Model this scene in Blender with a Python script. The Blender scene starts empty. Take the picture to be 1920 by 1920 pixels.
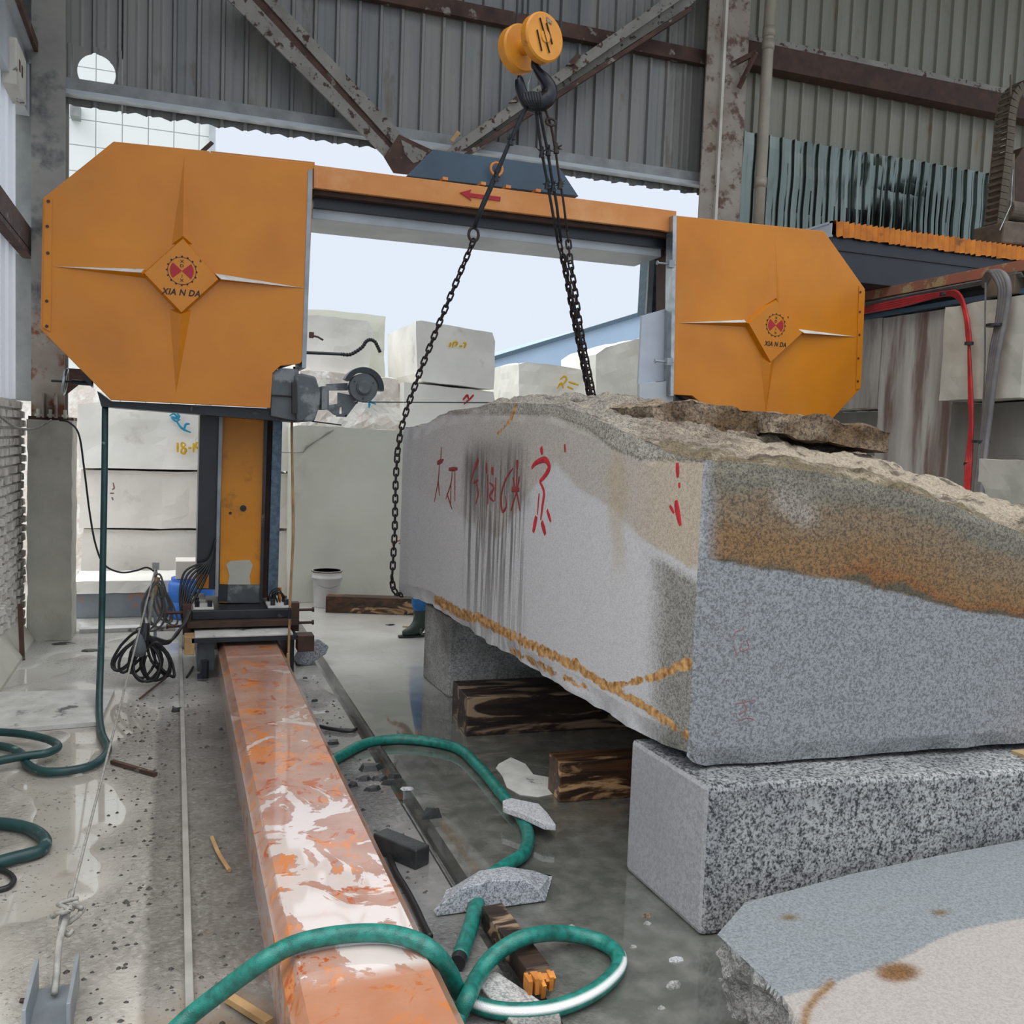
import bpy, bmesh, math, random
import numpy as np
from mathutils import Vector, Matrix, noise
random.seed(7)
C = bpy.context.scene.collection
SC = bpy.context.scene
# ------------------------------------------------------------------ camera
FPX = 1769.4; CH = 1.8
def _n(v): return Vector(v).normalized()
_dY = _n((-632, 154, FPX)); _dX = _n((4940, -57, FPX))
_dX = (_dX - _dX.dot(_dY) * _dY).normalized()
_dZ = _dX.cross(_dY); _dZ = _dZ if _dZ.y > 0 else -_dZ
cam = bpy.data.cameras.new('camera'); camo = bpy.data.objects.new('camera', cam); C.objects.link(camo)
cam.sensor_width = 36; cam.sensor_height = 36; cam.lens = FPX / 1920 * 36; cam.clip_start = .05; cam.clip_end = 300
right = Vector((_dX.x, _dY.x, _dZ.x)); up = Vector((_dX.y, _dY.y, _dZ.y)); fwd = Vector((_dX.z, _dY.z, _dZ.z))
M = Matrix.Identity(4)
for i in range(3): M[i][0] = right[i]; M[i][1] = up[i]; M[i][2] = -fwd[i]
M.translation = (0, 0, CH); camo.matrix_world = M
SC.camera = camo
# ------------------------------------------------------------------ sky (overcast: zenith brighter than horizon)
w = bpy.data.worlds.new('sky'); SC.world = w; w.use_nodes = True
nt = w.node_tree; nt.nodes.clear()
tc = nt.nodes.new('ShaderNodeTexCoord'); sp = nt.nodes.new('ShaderNodeSeparateXYZ'); rp = nt.nodes.new('ShaderNodeValToRGB')
bg = nt.nodes.new('ShaderNodeBackground'); ow = nt.nodes.new('ShaderNodeOutputWorld')
nt.links.new(tc.outputs['Generated'], sp.inputs[0]); nt.links.new(sp.outputs[2], rp.inputs[0])
cr = rp.color_ramp; cr.elements[0].position = 0; cr.elements[0].color = (.255, .285, .32, 1)
cr.elements[1].position = 1; cr.elements[1].color = (1, 1, 1, 1)
e = cr.elements.new(.34); e.color = (.262, .282, .32, 1)
nt.links.new(rp.outputs[0], bg.inputs[0]); bg.inputs[1].default_value = 3.0
nt.links.new(bg.outputs[0], ow.inputs[0])
sun = bpy.data.lights.new('sun', 'SUN'); sun.energy = .8; sun.angle = math.radians(40); sun.color = (1, .97, .92)
suno = bpy.data.objects.new('sun', sun); C.objects.link(suno); suno.rotation_euler = (math.radians(42), 0, math.radians(-62))
SC.view_settings.view_transform = 'Standard'; SC.view_settings.look = 'None'
SC.view_settings.gamma = 1; SC.view_settings.use_curve_mapping = False; SC.view_settings.exposure = 0.0

# ------------------------------------------------------------------ helpers
def ray(px, py):
    return (right * (px - 960) + up * (960 - py) + fwd * FPX)
def at(px, py, ax, val):
    """point of the place that a pixel shows on the plane x/y/z = val"""
    d = ray(px, py); o = Vector((0, 0, CH)); t = (val - o[ax]) / d[ax]
    return o + d * t
def X(px, py, v): return at(px, py, 0, v)
def Y(px, py, v): return at(px, py, 1, v)
def Z(px, py, v=0.0): return at(px, py, 2, v)
def projn(P):
    v = P - np.array([0, 0, CH]); a = v @ np.array(right); b = v @ np.array(up); c = v @ np.array(fwd)
    return 960 + FPX * a / c, 960 - FPX * b / c
WL = {}
def tag(o, label=None, cat=None, group=None, kind=None):
    if label: o['label'] = label
    if cat: o['category'] = cat
    if group: o['group'] = group
    if kind: o['kind'] = kind
    return o
def empty(name, loc, label, cat, group=None):
    o = bpy.data.objects.new(name, None); C.objects.link(o); o.location = loc; o.empty_display_size = .1
    WL[o] = Vector(loc); tag(o, label, cat, group); return o
class MB:
    def __init__(s): s.v = []; s.f = []
    def add(s, vs, fs):
        n = len(s.v); s.v += [Vector(p) for p in vs]; s.f += [[i + n for i in f] for f in fs]; return s
    def box(s, x0, x1, y0, y1, z0, z1):
        if x0 > x1: x0, x1 = x1, x0
        if y0 > y1: y0, y1 = y1, y0
        if z0 > z1: z0, z1 = z1, z0
        return s.add([(x0,y0,z0),(x1,y0,z0),(x1,y1,z0),(x0,y1,z0),(x0,y0,z1),(x1,y0,z1),(x1,y1,z1),(x0,y1,z1)],
                     [(0,3,2,1),(4,5,6,7),(0,1,5,4),(1,2,6,5),(2,3,7,6),(3,0,4,7)])
    def bar(s, a, b, w, h, upv=(0, 0, 1)):
        a = Vector(a); b = Vector(b); d = (b - a).normalized(); sd = d.cross(Vector(upv)).normalized(); u = sd.cross(d)
        vs = [p + sd * (i * w / 2) + u * (j * h / 2) for p in (a, b) for i, j in ((-1,-1),(1,-1),(1,1),(-1,1))]
        return s.add(vs, [(0,3,2,1),(4,5,6,7),(0,1,5,4),(1,2,6,5),(2,3,7,6),(3,0,4,7)])
    def prism(s, pts, off):
        """closed outline of 3D points swept by the vector off"""
        off = Vector(off); n = len(pts); a = [Vector(p) for p in pts]
        return s.add(a + [p + off for p in a], [list(range(n))[::-1], list(range(n, 2 * n))] + [(i, (i + 1) % n, n + (i + 1) % n, n + i) for i in range(n)])
    def tube(s, path, r, seg=8, closed=False, cap=True):
        P = [Vector(p) for p in path]; n = len(P); rr = r if isinstance(r, (list, tuple)) else [r] * n
        u = None; rings = []
        for i in range(n):
            if closed: t = P[(i + 1) % n] - P[i - 1]
            else: t = P[min(i + 1, n - 1)] - P[max(i - 1, 0)]
            t = t.normalized() if t.length > 1e-9 else Vector((0, 0, 1))
            if u is None: u = t.orthogonal().normalized()
            else:
                u = (u - t * u.dot(t)); u = u.normalized() if u.length > 1e-6 else t.orthogonal().normalized()
            w_ = t.cross(u)
            rings.append([P[i] + (u * math.cos(2*math.pi*k/seg) + w_ * math.sin(2*math.pi*k/seg)) * rr[i] for k in range(seg)])
        vs = [p for r_ in rings for p in r_]; fs = []
        for i in range(n if closed else n - 1):
            j = (i + 1) % n
            for k in range(seg):
                k2 = (k + 1) % seg; fs.append((i*seg+k, i*seg+k2, j*seg+k2, j*seg+k))
        if not closed and cap: fs += [list(range(seg))[::-1], list(range((n-1)*seg, n*seg))]
        return s.add(vs, fs)
    def cyl(s, a, b, r, r2=None, seg=20): return s.tube([a, b], [r, r if r2 is None else r2], seg)
    def build(s, name, m, parent=None, bevel=0, smooth=False, label=None, cat=None, group=None, kind=None, origin=None, solid=0):
        vs = s.v
        if parent is not None: o0 = WL[parent]
        elif origin is not None: o0 = Vector(origin)
        else:
            lo = Vector([min(v[i] for v in vs) for i in range(3)]); hi = Vector([max(v[i] for v in vs) for i in range(3)])
            o0 = Vector(((lo.x + hi.x) / 2, (lo.y + hi.y) / 2, lo.z))
        me = bpy.data.meshes.new(name); me.from_pydata([v - o0 for v in vs], [], s.f); me.validate()
        bm = bmesh.new(); bm.from_mesh(me); bmesh.ops.recalc_face_normals(bm, faces=bm.faces); bm.to_mesh(me); bm.free()
        if isinstance(m, (list, tuple)): [me.materials.append(q) for q in m]
        else: me.materials.append(m)
        if smooth: me.shade_smooth()
        o = bpy.data.objects.new(name, me); C.objects.link(o)
        if parent is None: o.location = o0
        else: o.parent = parent
        WL[o] = o0
        if solid: md = o.modifiers.new('s', 'SOLIDIFY'); md.thickness = solid
        if bevel: md = o.modifiers.new('b', 'BEVEL'); md.width = bevel; md.segments = 2; md.limit_method = 'ANGLE'; md.angle_limit = .6
        tag(o, label, cat, group, kind); return o
def catmull(P, n=8, closed=False):
    P = [Vector(p) for p in P]; out = []; N = len(P)
    for i in range(N if closed else N - 1):
        g = (lambda k: P[k % N]) if closed else (lambda k: P[max(0, min(N - 1, k))])
        a, b, c, d = g(i - 1), g(i), g(i + 1), g(i + 2)
        for k in range(n):
            t = k / n
            out.append(.5 * ((2*b) + (c - a)*t + (2*a - 5*b + 4*c - d)*t*t + (3*b - a - 3*c + d)*t**3))
    if not closed: out.append(P[-1])
    return out
def fbm(p, f=1.0, o=3):
    s = 0; a = 1
    for k in range(o): s += a * noise.noise(Vector(p) * f * 2**k); a *= .5
    return s
def rough_solid(mb_pts, off, cuts, amp, freq, name, m, seed=0, parent=None, keep=None, sub=.08, **kw):
    """stone: swept outline, remeshed into small faces and broken up by noise"""
    mb = MB().prism(mb_pts, off)
    me = bpy.data.meshes.new('t'); me.from_pydata(mb.v, [], mb.f)
    bm = bmesh.new(); bm.from_mesh(me); bmesh.ops.recalc_face_normals(bm, faces=bm.faces)
    bmesh.ops.triangulate(bm, faces=[f for f in bm.faces if len(f.verts) > 4])
    for it in range(cuts):
        es = [e_ for e_ in bm.edges if e_.calc_length() > sub]
        if not es: break
        bmesh.ops.subdivide_edges(bm, edges=es, cuts=1, use_grid_fill=True)
        bmesh.ops.triangulate(bm, faces=bm.faces)
    bm.normal_update()
    for v in bm.verts:
        q = v.co + Vector((seed * 3.1, seed * 1.7, 0))
        k = amp if keep is None else amp * keep(v.co)
        v.co += v.normal * (fbm(q, freq) - .25) * k + Vector((noise.noise(q * freq * 2.3 + Vector((9, 0, 0))), noise.noise(q * freq * 2.3), 0)) * k * .4
    r = MB(); bm.verts.ensure_lookup_table()
    r.v = [v.co.copy() for v in bm.verts]; r.f = [[v.index for v in f.verts] for f in bm.faces]
    bm.free(); bpy.data.meshes.remove(me)
    return r.build(name, m, parent, **kw)
def pw(pts, x):
    """piecewise linear"""
    if x <= pts[0][0]: return pts[0][1]
    for (a, b), (c, d) in zip(pts, pts[1:]):
        if x <= c: return b + (d - b) * (x - a) / (c - a)
    return pts[-1][1]

# ------------------------------------------------------------------ materials
def lin(c):
    if isinstance(c, str): c = tuple(int(c[i:i+2], 16) / 255 for i in (0, 2, 4))
    return tuple((a / 12.92 if a <= .04045 else ((a + .055) / 1.055) ** 2.4) for a in c) + (1,)
class NT:
    def __init__(s, name):
        s.m = bpy.data.materials.new(name); s.m.use_nodes = True; s.t = s.m.node_tree; s.t.nodes.clear()
        s.out = s.n('ShaderNodeOutputMaterial'); s.b = s.n('ShaderNodeBsdfPrincipled'); s.l(s.b.outputs[0], s.out.inputs[0])
        s.co = s.n('ShaderNodeTexCoord').outputs['Object']
    def n(s, t): return s.t.nodes.new(t)
    def l(s, a, b): s.t.links.new(a, b)
    def set(s, sock, v):
        if hasattr(v, 'links'): s.l(v, sock)
        else: sock.default_value = v
    def map(s, sc, loc=(0, 0, 0), co=None):
        q = s.n('ShaderNodeMapping'); s.l(co or s.co, q.inputs[0]); q.inputs['Scale'].default_value = sc; q.inputs['Location'].default_value = loc; return q.outputs[0]
    def noise(s, scale, detail=4, co=None, rough=.55, dist=0):
        q = s.n('ShaderNodeTexNoise'); s.l(co or s.co, q.inputs['Vector']); q.inputs['Scale'].default_value = scale
        q.inputs['Detail'].default_value = detail; q.inputs['Roughness'].default_value = rough; q.inputs['Distortion'].default_value = dist; return q.outputs[0]
    def voro(s, scale, co=None, feat='F1'):
        q = s.n('ShaderNodeTexVoronoi'); q.feature = feat; s.l(co or s.co, q.inputs['Vector']); q.inputs['Scale'].default_value = scale; return q.outputs[0]
    def ramp(s, f, stops, interp='LINEAR'):
        q = s.n('ShaderNodeValToRGB'); s.l(f, q.inputs[0]); r = q.color_ramp; r.interpolation = interp
        while len(r.elements) < len(stops): r.elements.new(.5)
        for e_, (p, c) in zip(r.elements, stops):
            e_.position = p; e_.color = c if isinstance(c, tuple) else (c, c, c, 1)
        return q.outputs[0]
    def mix(s, f, a, b, mode='MIX'):
        q = s.n('ShaderNodeMix'); q.data_type = 'RGBA'; q.blend_type = mode
        s.set(q.inputs[0], f); s.set(q.inputs[6], a); s.set(q.inputs[7], b); return q.outputs[2]
    def math(s, op, a, b=0.0, clamp=False):
        q = s.n('ShaderNodeMath'); q.operation = op; q.use_clamp = clamp; s.set(q.inputs[0], a); s.set(q.inputs[1], b); return q.outputs[0]
    def bump(s, h, strength, dist=.01):
        q = s.n('ShaderNodeBump'); q.inputs['Strength'].default_value = strength; q.inputs['Distance'].default_value = dist; s.l(h, q.inputs['Height']); s.l(q.outputs[0], s.b.inputs['Normal'])
    def xyz(s): q = s.n('ShaderNodeSeparateXYZ'); s.l(s.co, q.inputs[0]); return q.outputs
    def attr(s, name): q = s.n('ShaderNodeAttribute'); q.attribute_name = name; return q.outputs
    def col(s, v): s.set(s.b.inputs['Base Color'], v)
    def rough(s, v): s.set(s.b.inputs['Roughness'], v)
    def metal(s, v): s.set(s.b.inputs['Metallic'], v)
def pm(name, c1, c2=None, scale=6, rough=.6, bump=.15, metal=0, patch=None, pscale=3, pth=.58, pr=None, streak=False, detail=5, bdist=.005, soft=.06):
    n = NT(name); c1 = lin(c1); c2 = lin(c2) if c2 else tuple(a * .75 for a in c1[:3]) + (1,)
    co = n.map((1, 1, .12)) if streak else None
    f = n.noise(scale, detail, co); c = n.mix(n.ramp(f, [(.35, 0.), (.68, 1.)]), c1, c2)
    r = rough
    if patch:
        pf = n.ramp(n.noise(pscale, 7, co, .62), [(pth, 0.), (min(1, pth + soft), 1.)]); c = n.mix(pf, c, lin(patch))
        if pr is not None: r = n.math('ADD', n.math('MULTIPLY', pf, pr - rough), rough)
    n.col(c); n.rough(r); n.metal(metal)
    if bump: n.bump(n.noise(scale * 6, 4), bump, bdist)
    return n.m
def granite(name, light='b9bcc0', dark='55585c', scale=150, patch=None, pscale=1.5, contrast=1., tone=None, attr=False, rough=.75):
    n = NT(name)
    sp_ = n.noise(scale, 3, None, .7); sp2 = n.noise(scale * .45, 2, None, .6)
    f = n.math('ADD', n.math('MULTIPLY', sp_, .65), n.math('MULTIPLY', sp2, .35))
    lo = .5 - .085 / contrast; hi = .5 + .06 / contrast
    fac = n.ramp(f, [(lo, 0.), (hi, 1.)])
    if attr:
        a = n.attr('tint'); dk = n.mix(1.0, a[0], (.42, .42, .43, 1), 'MULTIPLY'); lt = n.mix(1.0, a[0], (1.28, 1.28, 1.28, 1), 'MULTIPLY')
        sp3 = n.math('MULTIPLY', a[3], 1.0); c = n.mix(sp3, a[0], n.mix(fac, dk, lt))
        d = n.attr('stain'); q = n.n('ShaderNodeSeparateColor'); n.l(d[0], q.inputs[0])
        st = n.ramp(n.noise(1., 5, n.map((3, 26, 1.1)), .6), [(.47, 0.), (.56, 1.)])
        c = n.mix(n.math('MULTIPLY', n.math('MULTIPLY', q.outputs[0], st), .8), c, lin('4b4a48'))
        rn = n.noise(14, 6, None, .65); rf = n.ramp(n.math('MULTIPLY', q.outputs[1], n.math('SUBTRACT', n.math('MULTIPLY', rn, 3.2), .75)), [(.42, 0.), (.62, 1.)])
        c = n.mix(rf, c, n.mix(n.ramp(n.noise(30, 6), [(.35, 0.), (.65, 1.)]), lin('7d5222'), lin('cfa46c')))
        n.bump(n.math('ADD', n.math('MULTIPLY', f, .3), n.math('MULTIPLY', n.math('MULTIPLY', n.noise(22, 6, None, .65), 2.5), q.outputs[2])), .8, .012)
    else:
        c = n.mix(fac, lin(dark), lin(light))
        if tone: c = n.mix(n.ramp(n.noise(pscale, 3), [(.4, 0.), (.65, 1.)]), c, n.mix(1.0, c, lin(tone), 'MULTIPLY'))
        if patch: c = n.mix(n.math('MULTIPLY', n.ramp(n.noise(pscale * 1.7, 5), [(.6, 0.), (.72, 1.)]), .7), c, lin(patch))
        n.bump(f, .35, .004)
    n.col(c); n.rough(rough); return n.m
MAT = {}
MAT['orange'] = pm('orange_paint', 'c97d10', 'b86f10', 1.6, .3, .03, patch='bd7c2c', pscale=1.2, pth=.56, soft=.25)
MAT['orange_b'] = pm('orange_beam_paint', 'cd8a4a', 'b9702e', 1.4, .5, .05, patch='d49a62', pscale=2, pth=.5, soft=.2)
MAT['orange_col'] = pm('worn_orange_paint', 'd98e1c', 'c67c15', 2, .45, .08, patch='6b431a', pscale=3, pth=.56, soft=.16)
MAT['steel_grey'] = pm('grey_galvanised_steel', '9aa2a8', '7e868c', 5, .45, .08, .35)
MAT['dark_steel'] = pm('dark_oily_steel', '2c3238', '1d2126', 5, .38, .12, .2, patch='565d60', pscale=5, pth=.62)
MAT['arm_grey'] = pm('slurry_grey_metal', '565c60', '42484c', 5, .5, .15, patch='767c7e', pscale=4, pth=.55)
MAT['navy'] = pm('navy_panel', '20262f', '181d24', 3, .35, .03)
MAT['blue_box'] = pm('blue_grey_paint', '3e5568', '36495a', 2.5, .5, .06, patch='566878', pscale=2, pth=.57, soft=.2)
MAT['blue_rail'] = pm('blue_steel_rail', '5d7180', '415361', 30, .35, .1, .4)
MAT['brown_steel'] = pm('rusty_brown_steel', '4a3226', '34241c', 8, .7, .2)
MAT['white_mud'] = pm('white_slurry', 'cfcfcb', 'b3b3ae', 8, .6, .3, patch='5c5e5e', pscale=5, pth=.6)
MAT['pale_steel'] = pm('pale_painted_steel', 'b9bfc4', 'a6adb2', 3, .4, .05)
MAT['pale_panel'] = pm('pale_panel_sheet', 'b4bcc6', 'a4adb8', 3, .35, .03)
MAT['silver'] = pm('bright_steel', 'b5b9ba', '8f9496', 12, .25, .05, .8)
MAT['black'] = pm('black_rubber', '17181a', '232427', 8, .45, .1)
MAT['black_paint'] = pm('black_paint', '1a1210', '1a1210', 3, .6, 0)
MAT['red_paint'] = pm('red_print', 'a4121f', '9a0f20', 3, .5, 0)
MAT['red_spray'] = pm('red_spray_paint', 'c0202e', '8f1a24', 30, .7, .1)
MAT['red_dull'] = pm('dark_red_spray_paint', '8e2c30', '6b2226', 30, .7, .1)
MAT['red_faint'] = pm('faint_red_crayon', '8f5a60', '7c6468', 30, .7, .1)
MAT['yellow_spray'] = pm('yellow_spray_paint', 'dfb52c', 'cba024', 20, .7, 0)
MAT['blue_spray'] = pm('blue_spray_paint', '2a9cc4', '2385aa', 20, .7, 0)
MAT['rusty'] = pm('flaking_painted_steel', '8f8c84', '7a776f', 4, .7, .3, patch='45352c', pscale=15, pth=.56, pr=.85, soft=.06)
MAT['rusty_dark'] = pm('dark_rusted_steel', '5a4238', '3d2d27', 5, .8, .3, patch='8b837a', pscale=7, pth=.6, soft=.05)
MAT['column'] = pm('stained_column_paint', '96948c', '7b7a75', 2, .65, .2, patch='43474b', pscale=2.2, pth=.52, soft=.12)
MAT['column_rust'] = pm('rust_flecked_column_paint', '9c958b', '85786c', 3, .7, .25, patch='5f4a40', pscale=9, pth=.53, soft=.1)
MAT['column_rust2'] = pm('heavily_rusted_paint', 'a39a8e', '8a7d70', 4, .75, .3, patch='7c4a30', pscale=5, pth=.5, soft=.08)
MAT['column_lit'] = pm('pale_lit_column', 'cfccc2', 'b5b0a4', 3, .6, .2, patch='5a4a3e', pscale=8, pth=.62, soft=.04)  # paler copy of the column paint, brightness of its lit edge painted in
MAT['purlin'] = pm('dull_purlin_steel', '8b908e', '75797a', 5, .6, .15)
MAT['lintel'] = pm('weathered_lintel', '96999a', '7c8080', 7, .65, .25)
MAT['pvc'] = pm('cream_plastic_pipe', '9d988a', '8c8678', 3, .4, .03)
MAT['concrete'] = pm('weathered_concrete', 'c0bfb3', 'abaa9f', 3, .85, .3, patch='97968b', pscale=2.2, pth=.6, soft=.15)
MAT['concrete_wall'] = pm('streaked_concrete', 'c0bab1', '8f8780', 5, .8, .35, streak=True, patch='77625a', pscale=4, pth=.48, soft=.12)
MAT['concrete_dark'] = pm('dark_concrete', '8b8a84', '77766f', 2.5, .8, .3, streak=True)
MAT['brick'] = pm('grey_slurry_brick', 'e0dcd4', 'cac6be', 9, .85, .5, patch='aaa6a0', pscale=14, pth=.56)
MAT['quarry'] = pm('white_quarry_stone', 'f4f3ee', 'e6e5de', 1.6, .85, .25, patch='cbc8c0', pscale=2.5, pth=.62, soft=.1)
MAT['quarry_grey'] = pm('grey_green_stone', 'd6d8cc', 'c8cabd', 1.2, .85, .2, patch='a5a89c', pscale=1.1, pth=.6, soft=.2)
MAT['quarry_pink'] = pm('pinkish_split_stone', 'ece5de', 'd9cdc5', 3, .9, .8, bdist=.02, patch='f6f4ef', pscale=3, pth=.5)
MAT['quarry_shade'] = pm('buff_quarry_stone', 'eae7e0', 'dad6cd', 1.4, .85, .25, patch='c2beb5', pscale=2.5, pth=.6, soft=.1)
def wood(name, a, b, c, rough=.45):
    n = NT(name); co = n.map((1.2, 9, 9)); f = n.noise(2.2, 7, co, .6, .8)
    k = n.mix(n.ramp(f, [(.35, 0.), (.6, 1.)]), lin(a), lin(b)); g = n.noise(1.6, 6, n.map((1, 4, 5), (4, 0, 2)), .6, 1.)
    k = n.mix(n.ramp(g, [(.55, 0.), (.62, 1.)]), k, lin(c)); n.col(k); n.rough(rough); n.bump(f, .5, .006); return n.m
MAT['timber_dark'] = wood('wet_dark_timber', '3a2b22', '1f1713', '8d7862')
MAT['timber_tan'] = wood('split_tan_timber', '5c3d26', '2c1d13', 'b9936a')
MAT['wood_pale'] = pm('pale_cut_wood', 'b59468', '93734c', 8, .7, .2)
MAT['bamboo'] = pm('yellow_brown_pole', 'a98658', '80603a', 8, .5, .15)
MAT['wood_orange'] = pm('fresh_splintered_wood', 'c98438', '9a5c22', 14, .7, .4)
MAT['chain'] = pm('rusty_chain_steel', '33292a', '211b1c', 30, .6, .2, .3)
MAT['rope_dark'] = pm('greasy_wire_rope', '171c24', '23292f', 60, .6, .5, .1)
MAT['rope_brown'] = pm('brown_wire_rope', '3a2e2a', '2a2220', 60, .7, .5)
MAT['mud'] = pm('dark_mud', '3c3934', '2a2825', 20, .5, .3)
MAT['rope_pale'] = pm('pale_twisted_rope', 'a3a29c', '84827c', 40, .7, .5)
MAT['hose_dark'] = pm('dark_green_hose', '1f4a4a', '17373a', 12, .4, .1, patch='7d9c96', pscale=9, pth=.62, soft=.1)
MAT['hook_yellow'] = pm('yellow_sheave_paint', 'd9932e', 'c67e22', 4, .45, .08, patch='a8672a', pscale=6, pth=.62)
MAT['hook_navy'] = pm('black_forged_hook', '151a22', '1f242c', 6, .35, .1, .3)
MAT['white_plastic'] = pm('spattered_white_plastic', 'd8d8d6', 'c6c6c4', 3, .45, .05, patch='8f8f8e', pscale=12, pth=.66, soft=.03)
MAT['blue_plastic'] = pm('bright_blue_plastic', '2f78d8', '2566c2', 3, .4, .02)
MAT['tiles'] = None
MAT['blue_sheet'] = pm('pale_blue_cladding', '9db4cc', '92a9c2', .5, .6, 0)
MAT['red_cable'] = pm('red_cable_sheath', 'b52a2c', '8e2226', 6, .45, .05)
MAT['grey_cable'] = pm('dusty_grey_cable', '6d6c6a', '56555a', 8, .7, .2)
MAT['bellow'] = pm('orange_bellow_cloth', 'c77a14', 'a8600e', 7, .6, .2, patch='7c4a14', pscale=5, pth=.6)
MAT['hoist'] = pm('dusty_brown_machine', '6a5f52', '4f463c', 6, .8, .3)
MAT['rust_orange'] = pm('orange_red_rusted_rail', '9a5c46', '7e5a48', 5, .8, .4, patch='a08a66', pscale=6, pth=.52)
MAT['rust_blue'] = pm('faded_blue_rusty_steel', '8a9298', '77808a', 4, .7, .2, patch='b07a5a', pscale=4, pth=.58, soft=.1)
MAT['trousers'] = pm('blue_trouser_cloth', '2a74b0', '205e94', 10, .8, .2)
MAT['shirt'] = pm('grey_shirt_cloth', '5c6672', '4c5662', 10, .8, .2)
MAT['boot'] = pm('dark_green_boot', '36443c', '222c28', 8, .5, .1, patch='8b9088', pscale=10, pth=.6)
MAT['skin'] = pm('skin', 'b98a6c', 'a87a5e', 5, .6, .05)
MAT['hair'] = pm('black_hair', '18140f', '221c16', 30, .6, .3)
MAT['rail_pale'] = pm('dusty_pale_rail', '9c9a94', '85837d', 6, .5, .1)
MAT['debris'] = pm('wet_dark_debris', '3a3c3c', '26282a', 10, .35, .4)
MAT['mossy'] = granite('rough_brown_granite', '9b8c78', '4c4236', 90, contrast=.9, tone='b09878')
MAT['granite'] = granite('grey_speckled_granite', 'b4b9bf', '5c6168', 150)
MAT['granite_wet'] = granite('coarse_wet_granite', 'a3a6a6', '2c2f33', 95, tone='9aa0aa', pscale=1.2)
n_t = MAT['granite_wet'].node_tree; bs = [q for q in n_t.nodes if q.type == 'BSDF_PRINCIPLED'][0]; src = bs.inputs['Base Color'].links[0].from_socket
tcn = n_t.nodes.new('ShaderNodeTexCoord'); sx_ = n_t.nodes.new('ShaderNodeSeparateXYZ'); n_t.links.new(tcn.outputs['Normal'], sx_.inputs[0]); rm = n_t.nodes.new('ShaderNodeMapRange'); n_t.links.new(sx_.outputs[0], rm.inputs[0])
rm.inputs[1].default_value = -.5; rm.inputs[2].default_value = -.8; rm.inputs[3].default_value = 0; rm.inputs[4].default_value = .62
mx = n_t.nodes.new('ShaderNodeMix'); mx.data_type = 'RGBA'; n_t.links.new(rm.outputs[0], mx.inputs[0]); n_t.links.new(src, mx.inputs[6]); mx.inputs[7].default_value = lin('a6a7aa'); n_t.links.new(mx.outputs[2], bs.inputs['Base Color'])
MAT['granite_pale'] = granite('pale_granite', 'c3c4c8', '8e9094', 160)
MAT['granite_mid'] = granite('damp_grey_granite', 'bab9b6', '7d7f80', 110, tone='a8a8a2', pscale=2)
MAT['granite_attr'] = granite('stained_granite_block', attr=True, scale=140)
MAT['granite_slab'] = granite('stained_granite_slab', attr=True, scale=170)
def sheet_mat(name, a, b, metal, rough, stain):
    n = NT(name); co = n.map((2.2, 1, .25))
    c = n.mix(n.ramp(n.noise(1.3, 5, co), [(.35, 0.), (.7, 1.)]), lin(a), lin(b))
    c = n.mix(n.math('MULTIPLY', n.ramp(n.noise(2.5, 7, n.map((1.5, 1, .5)), .65), [(.58, 0.), (.66, 1.)]), .55), c, lin(stain))
    n.col(c); n.rough(rough); n.metal(metal); n.bump(n.noise(3, 3), .1, .01); return n.m
MAT['sheet'] = sheet_mat('grey_wall_sheet', '8b8a84', '717577', .1, .5, '665a4e')
MAT['sheet_dark'] = sheet_mat('slate_wall_sheet', '59626a', '4c565e', .1, .5, '434c54')
MAT['sheet_green'] = sheet_mat('olive_grey_wall_sheet', '8f8d80', '7c7b6e', .1, .55, '7a6850')
MAT['galv'] = sheet_mat('shiny_galvanised_sheet', '7c847e', '646c66', 1., .13, '5c645c')
def tiles_mat():
    n = NT('white_tiled_facade'); q = n.n('ShaderNodeTexBrick'); n.l(n.map((1, 1, 1)), q.inputs[0]); return n, q
def brick_mat(name, c, mortar, bw, bh, ms, swap):
    n = NT(name); s_ = n.xyz(); cmb = n.n('ShaderNodeCombineXYZ')
    n.l(s_[swap[0]], cmb.inputs[0]); n.l(s_[swap[1]], cmb.inputs[1])
    q = n.n('ShaderNodeTexBrick'); n.l(cmb.outputs[0], q.inputs['Vector']); q.inputs['Color1'].default_value = lin(c); q.inputs['Color2'].default_value = lin(c)
    q.inputs['Mortar'].default_value = lin(mortar); q.inputs['Scale'].default_value = 1; q.inputs['Mortar Size'].default_value = ms
    q.inputs['Brick Width'].default_value = bw; q.inputs['Row Height'].default_value = bh; q.offset = 0; n.col(q.outputs[0]); n.rough(.5); return n.m
MAT['tiles'] = brick_mat('white_tiled_facade', 'd9dedc', '8e9596', .58, .6, .012, (0, 2))
def striped_hose(name, base, dk):
    n = NT(name); c = n.mix(n.ramp(n.noise(30, 3), [(.4, 0.), (.65, 1.)]), lin(base), lin(dk))
    a = n.attr('stripe'); c = n.mix(a[0], c, lin('dfe2e2')); n.col(c); n.rough(.35); n.bump(n.voro(260), .4, .002); return n.m
MAT['hose'] = striped_hose('teal_braided_hose', '1c7a6e', '145a52')
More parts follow.
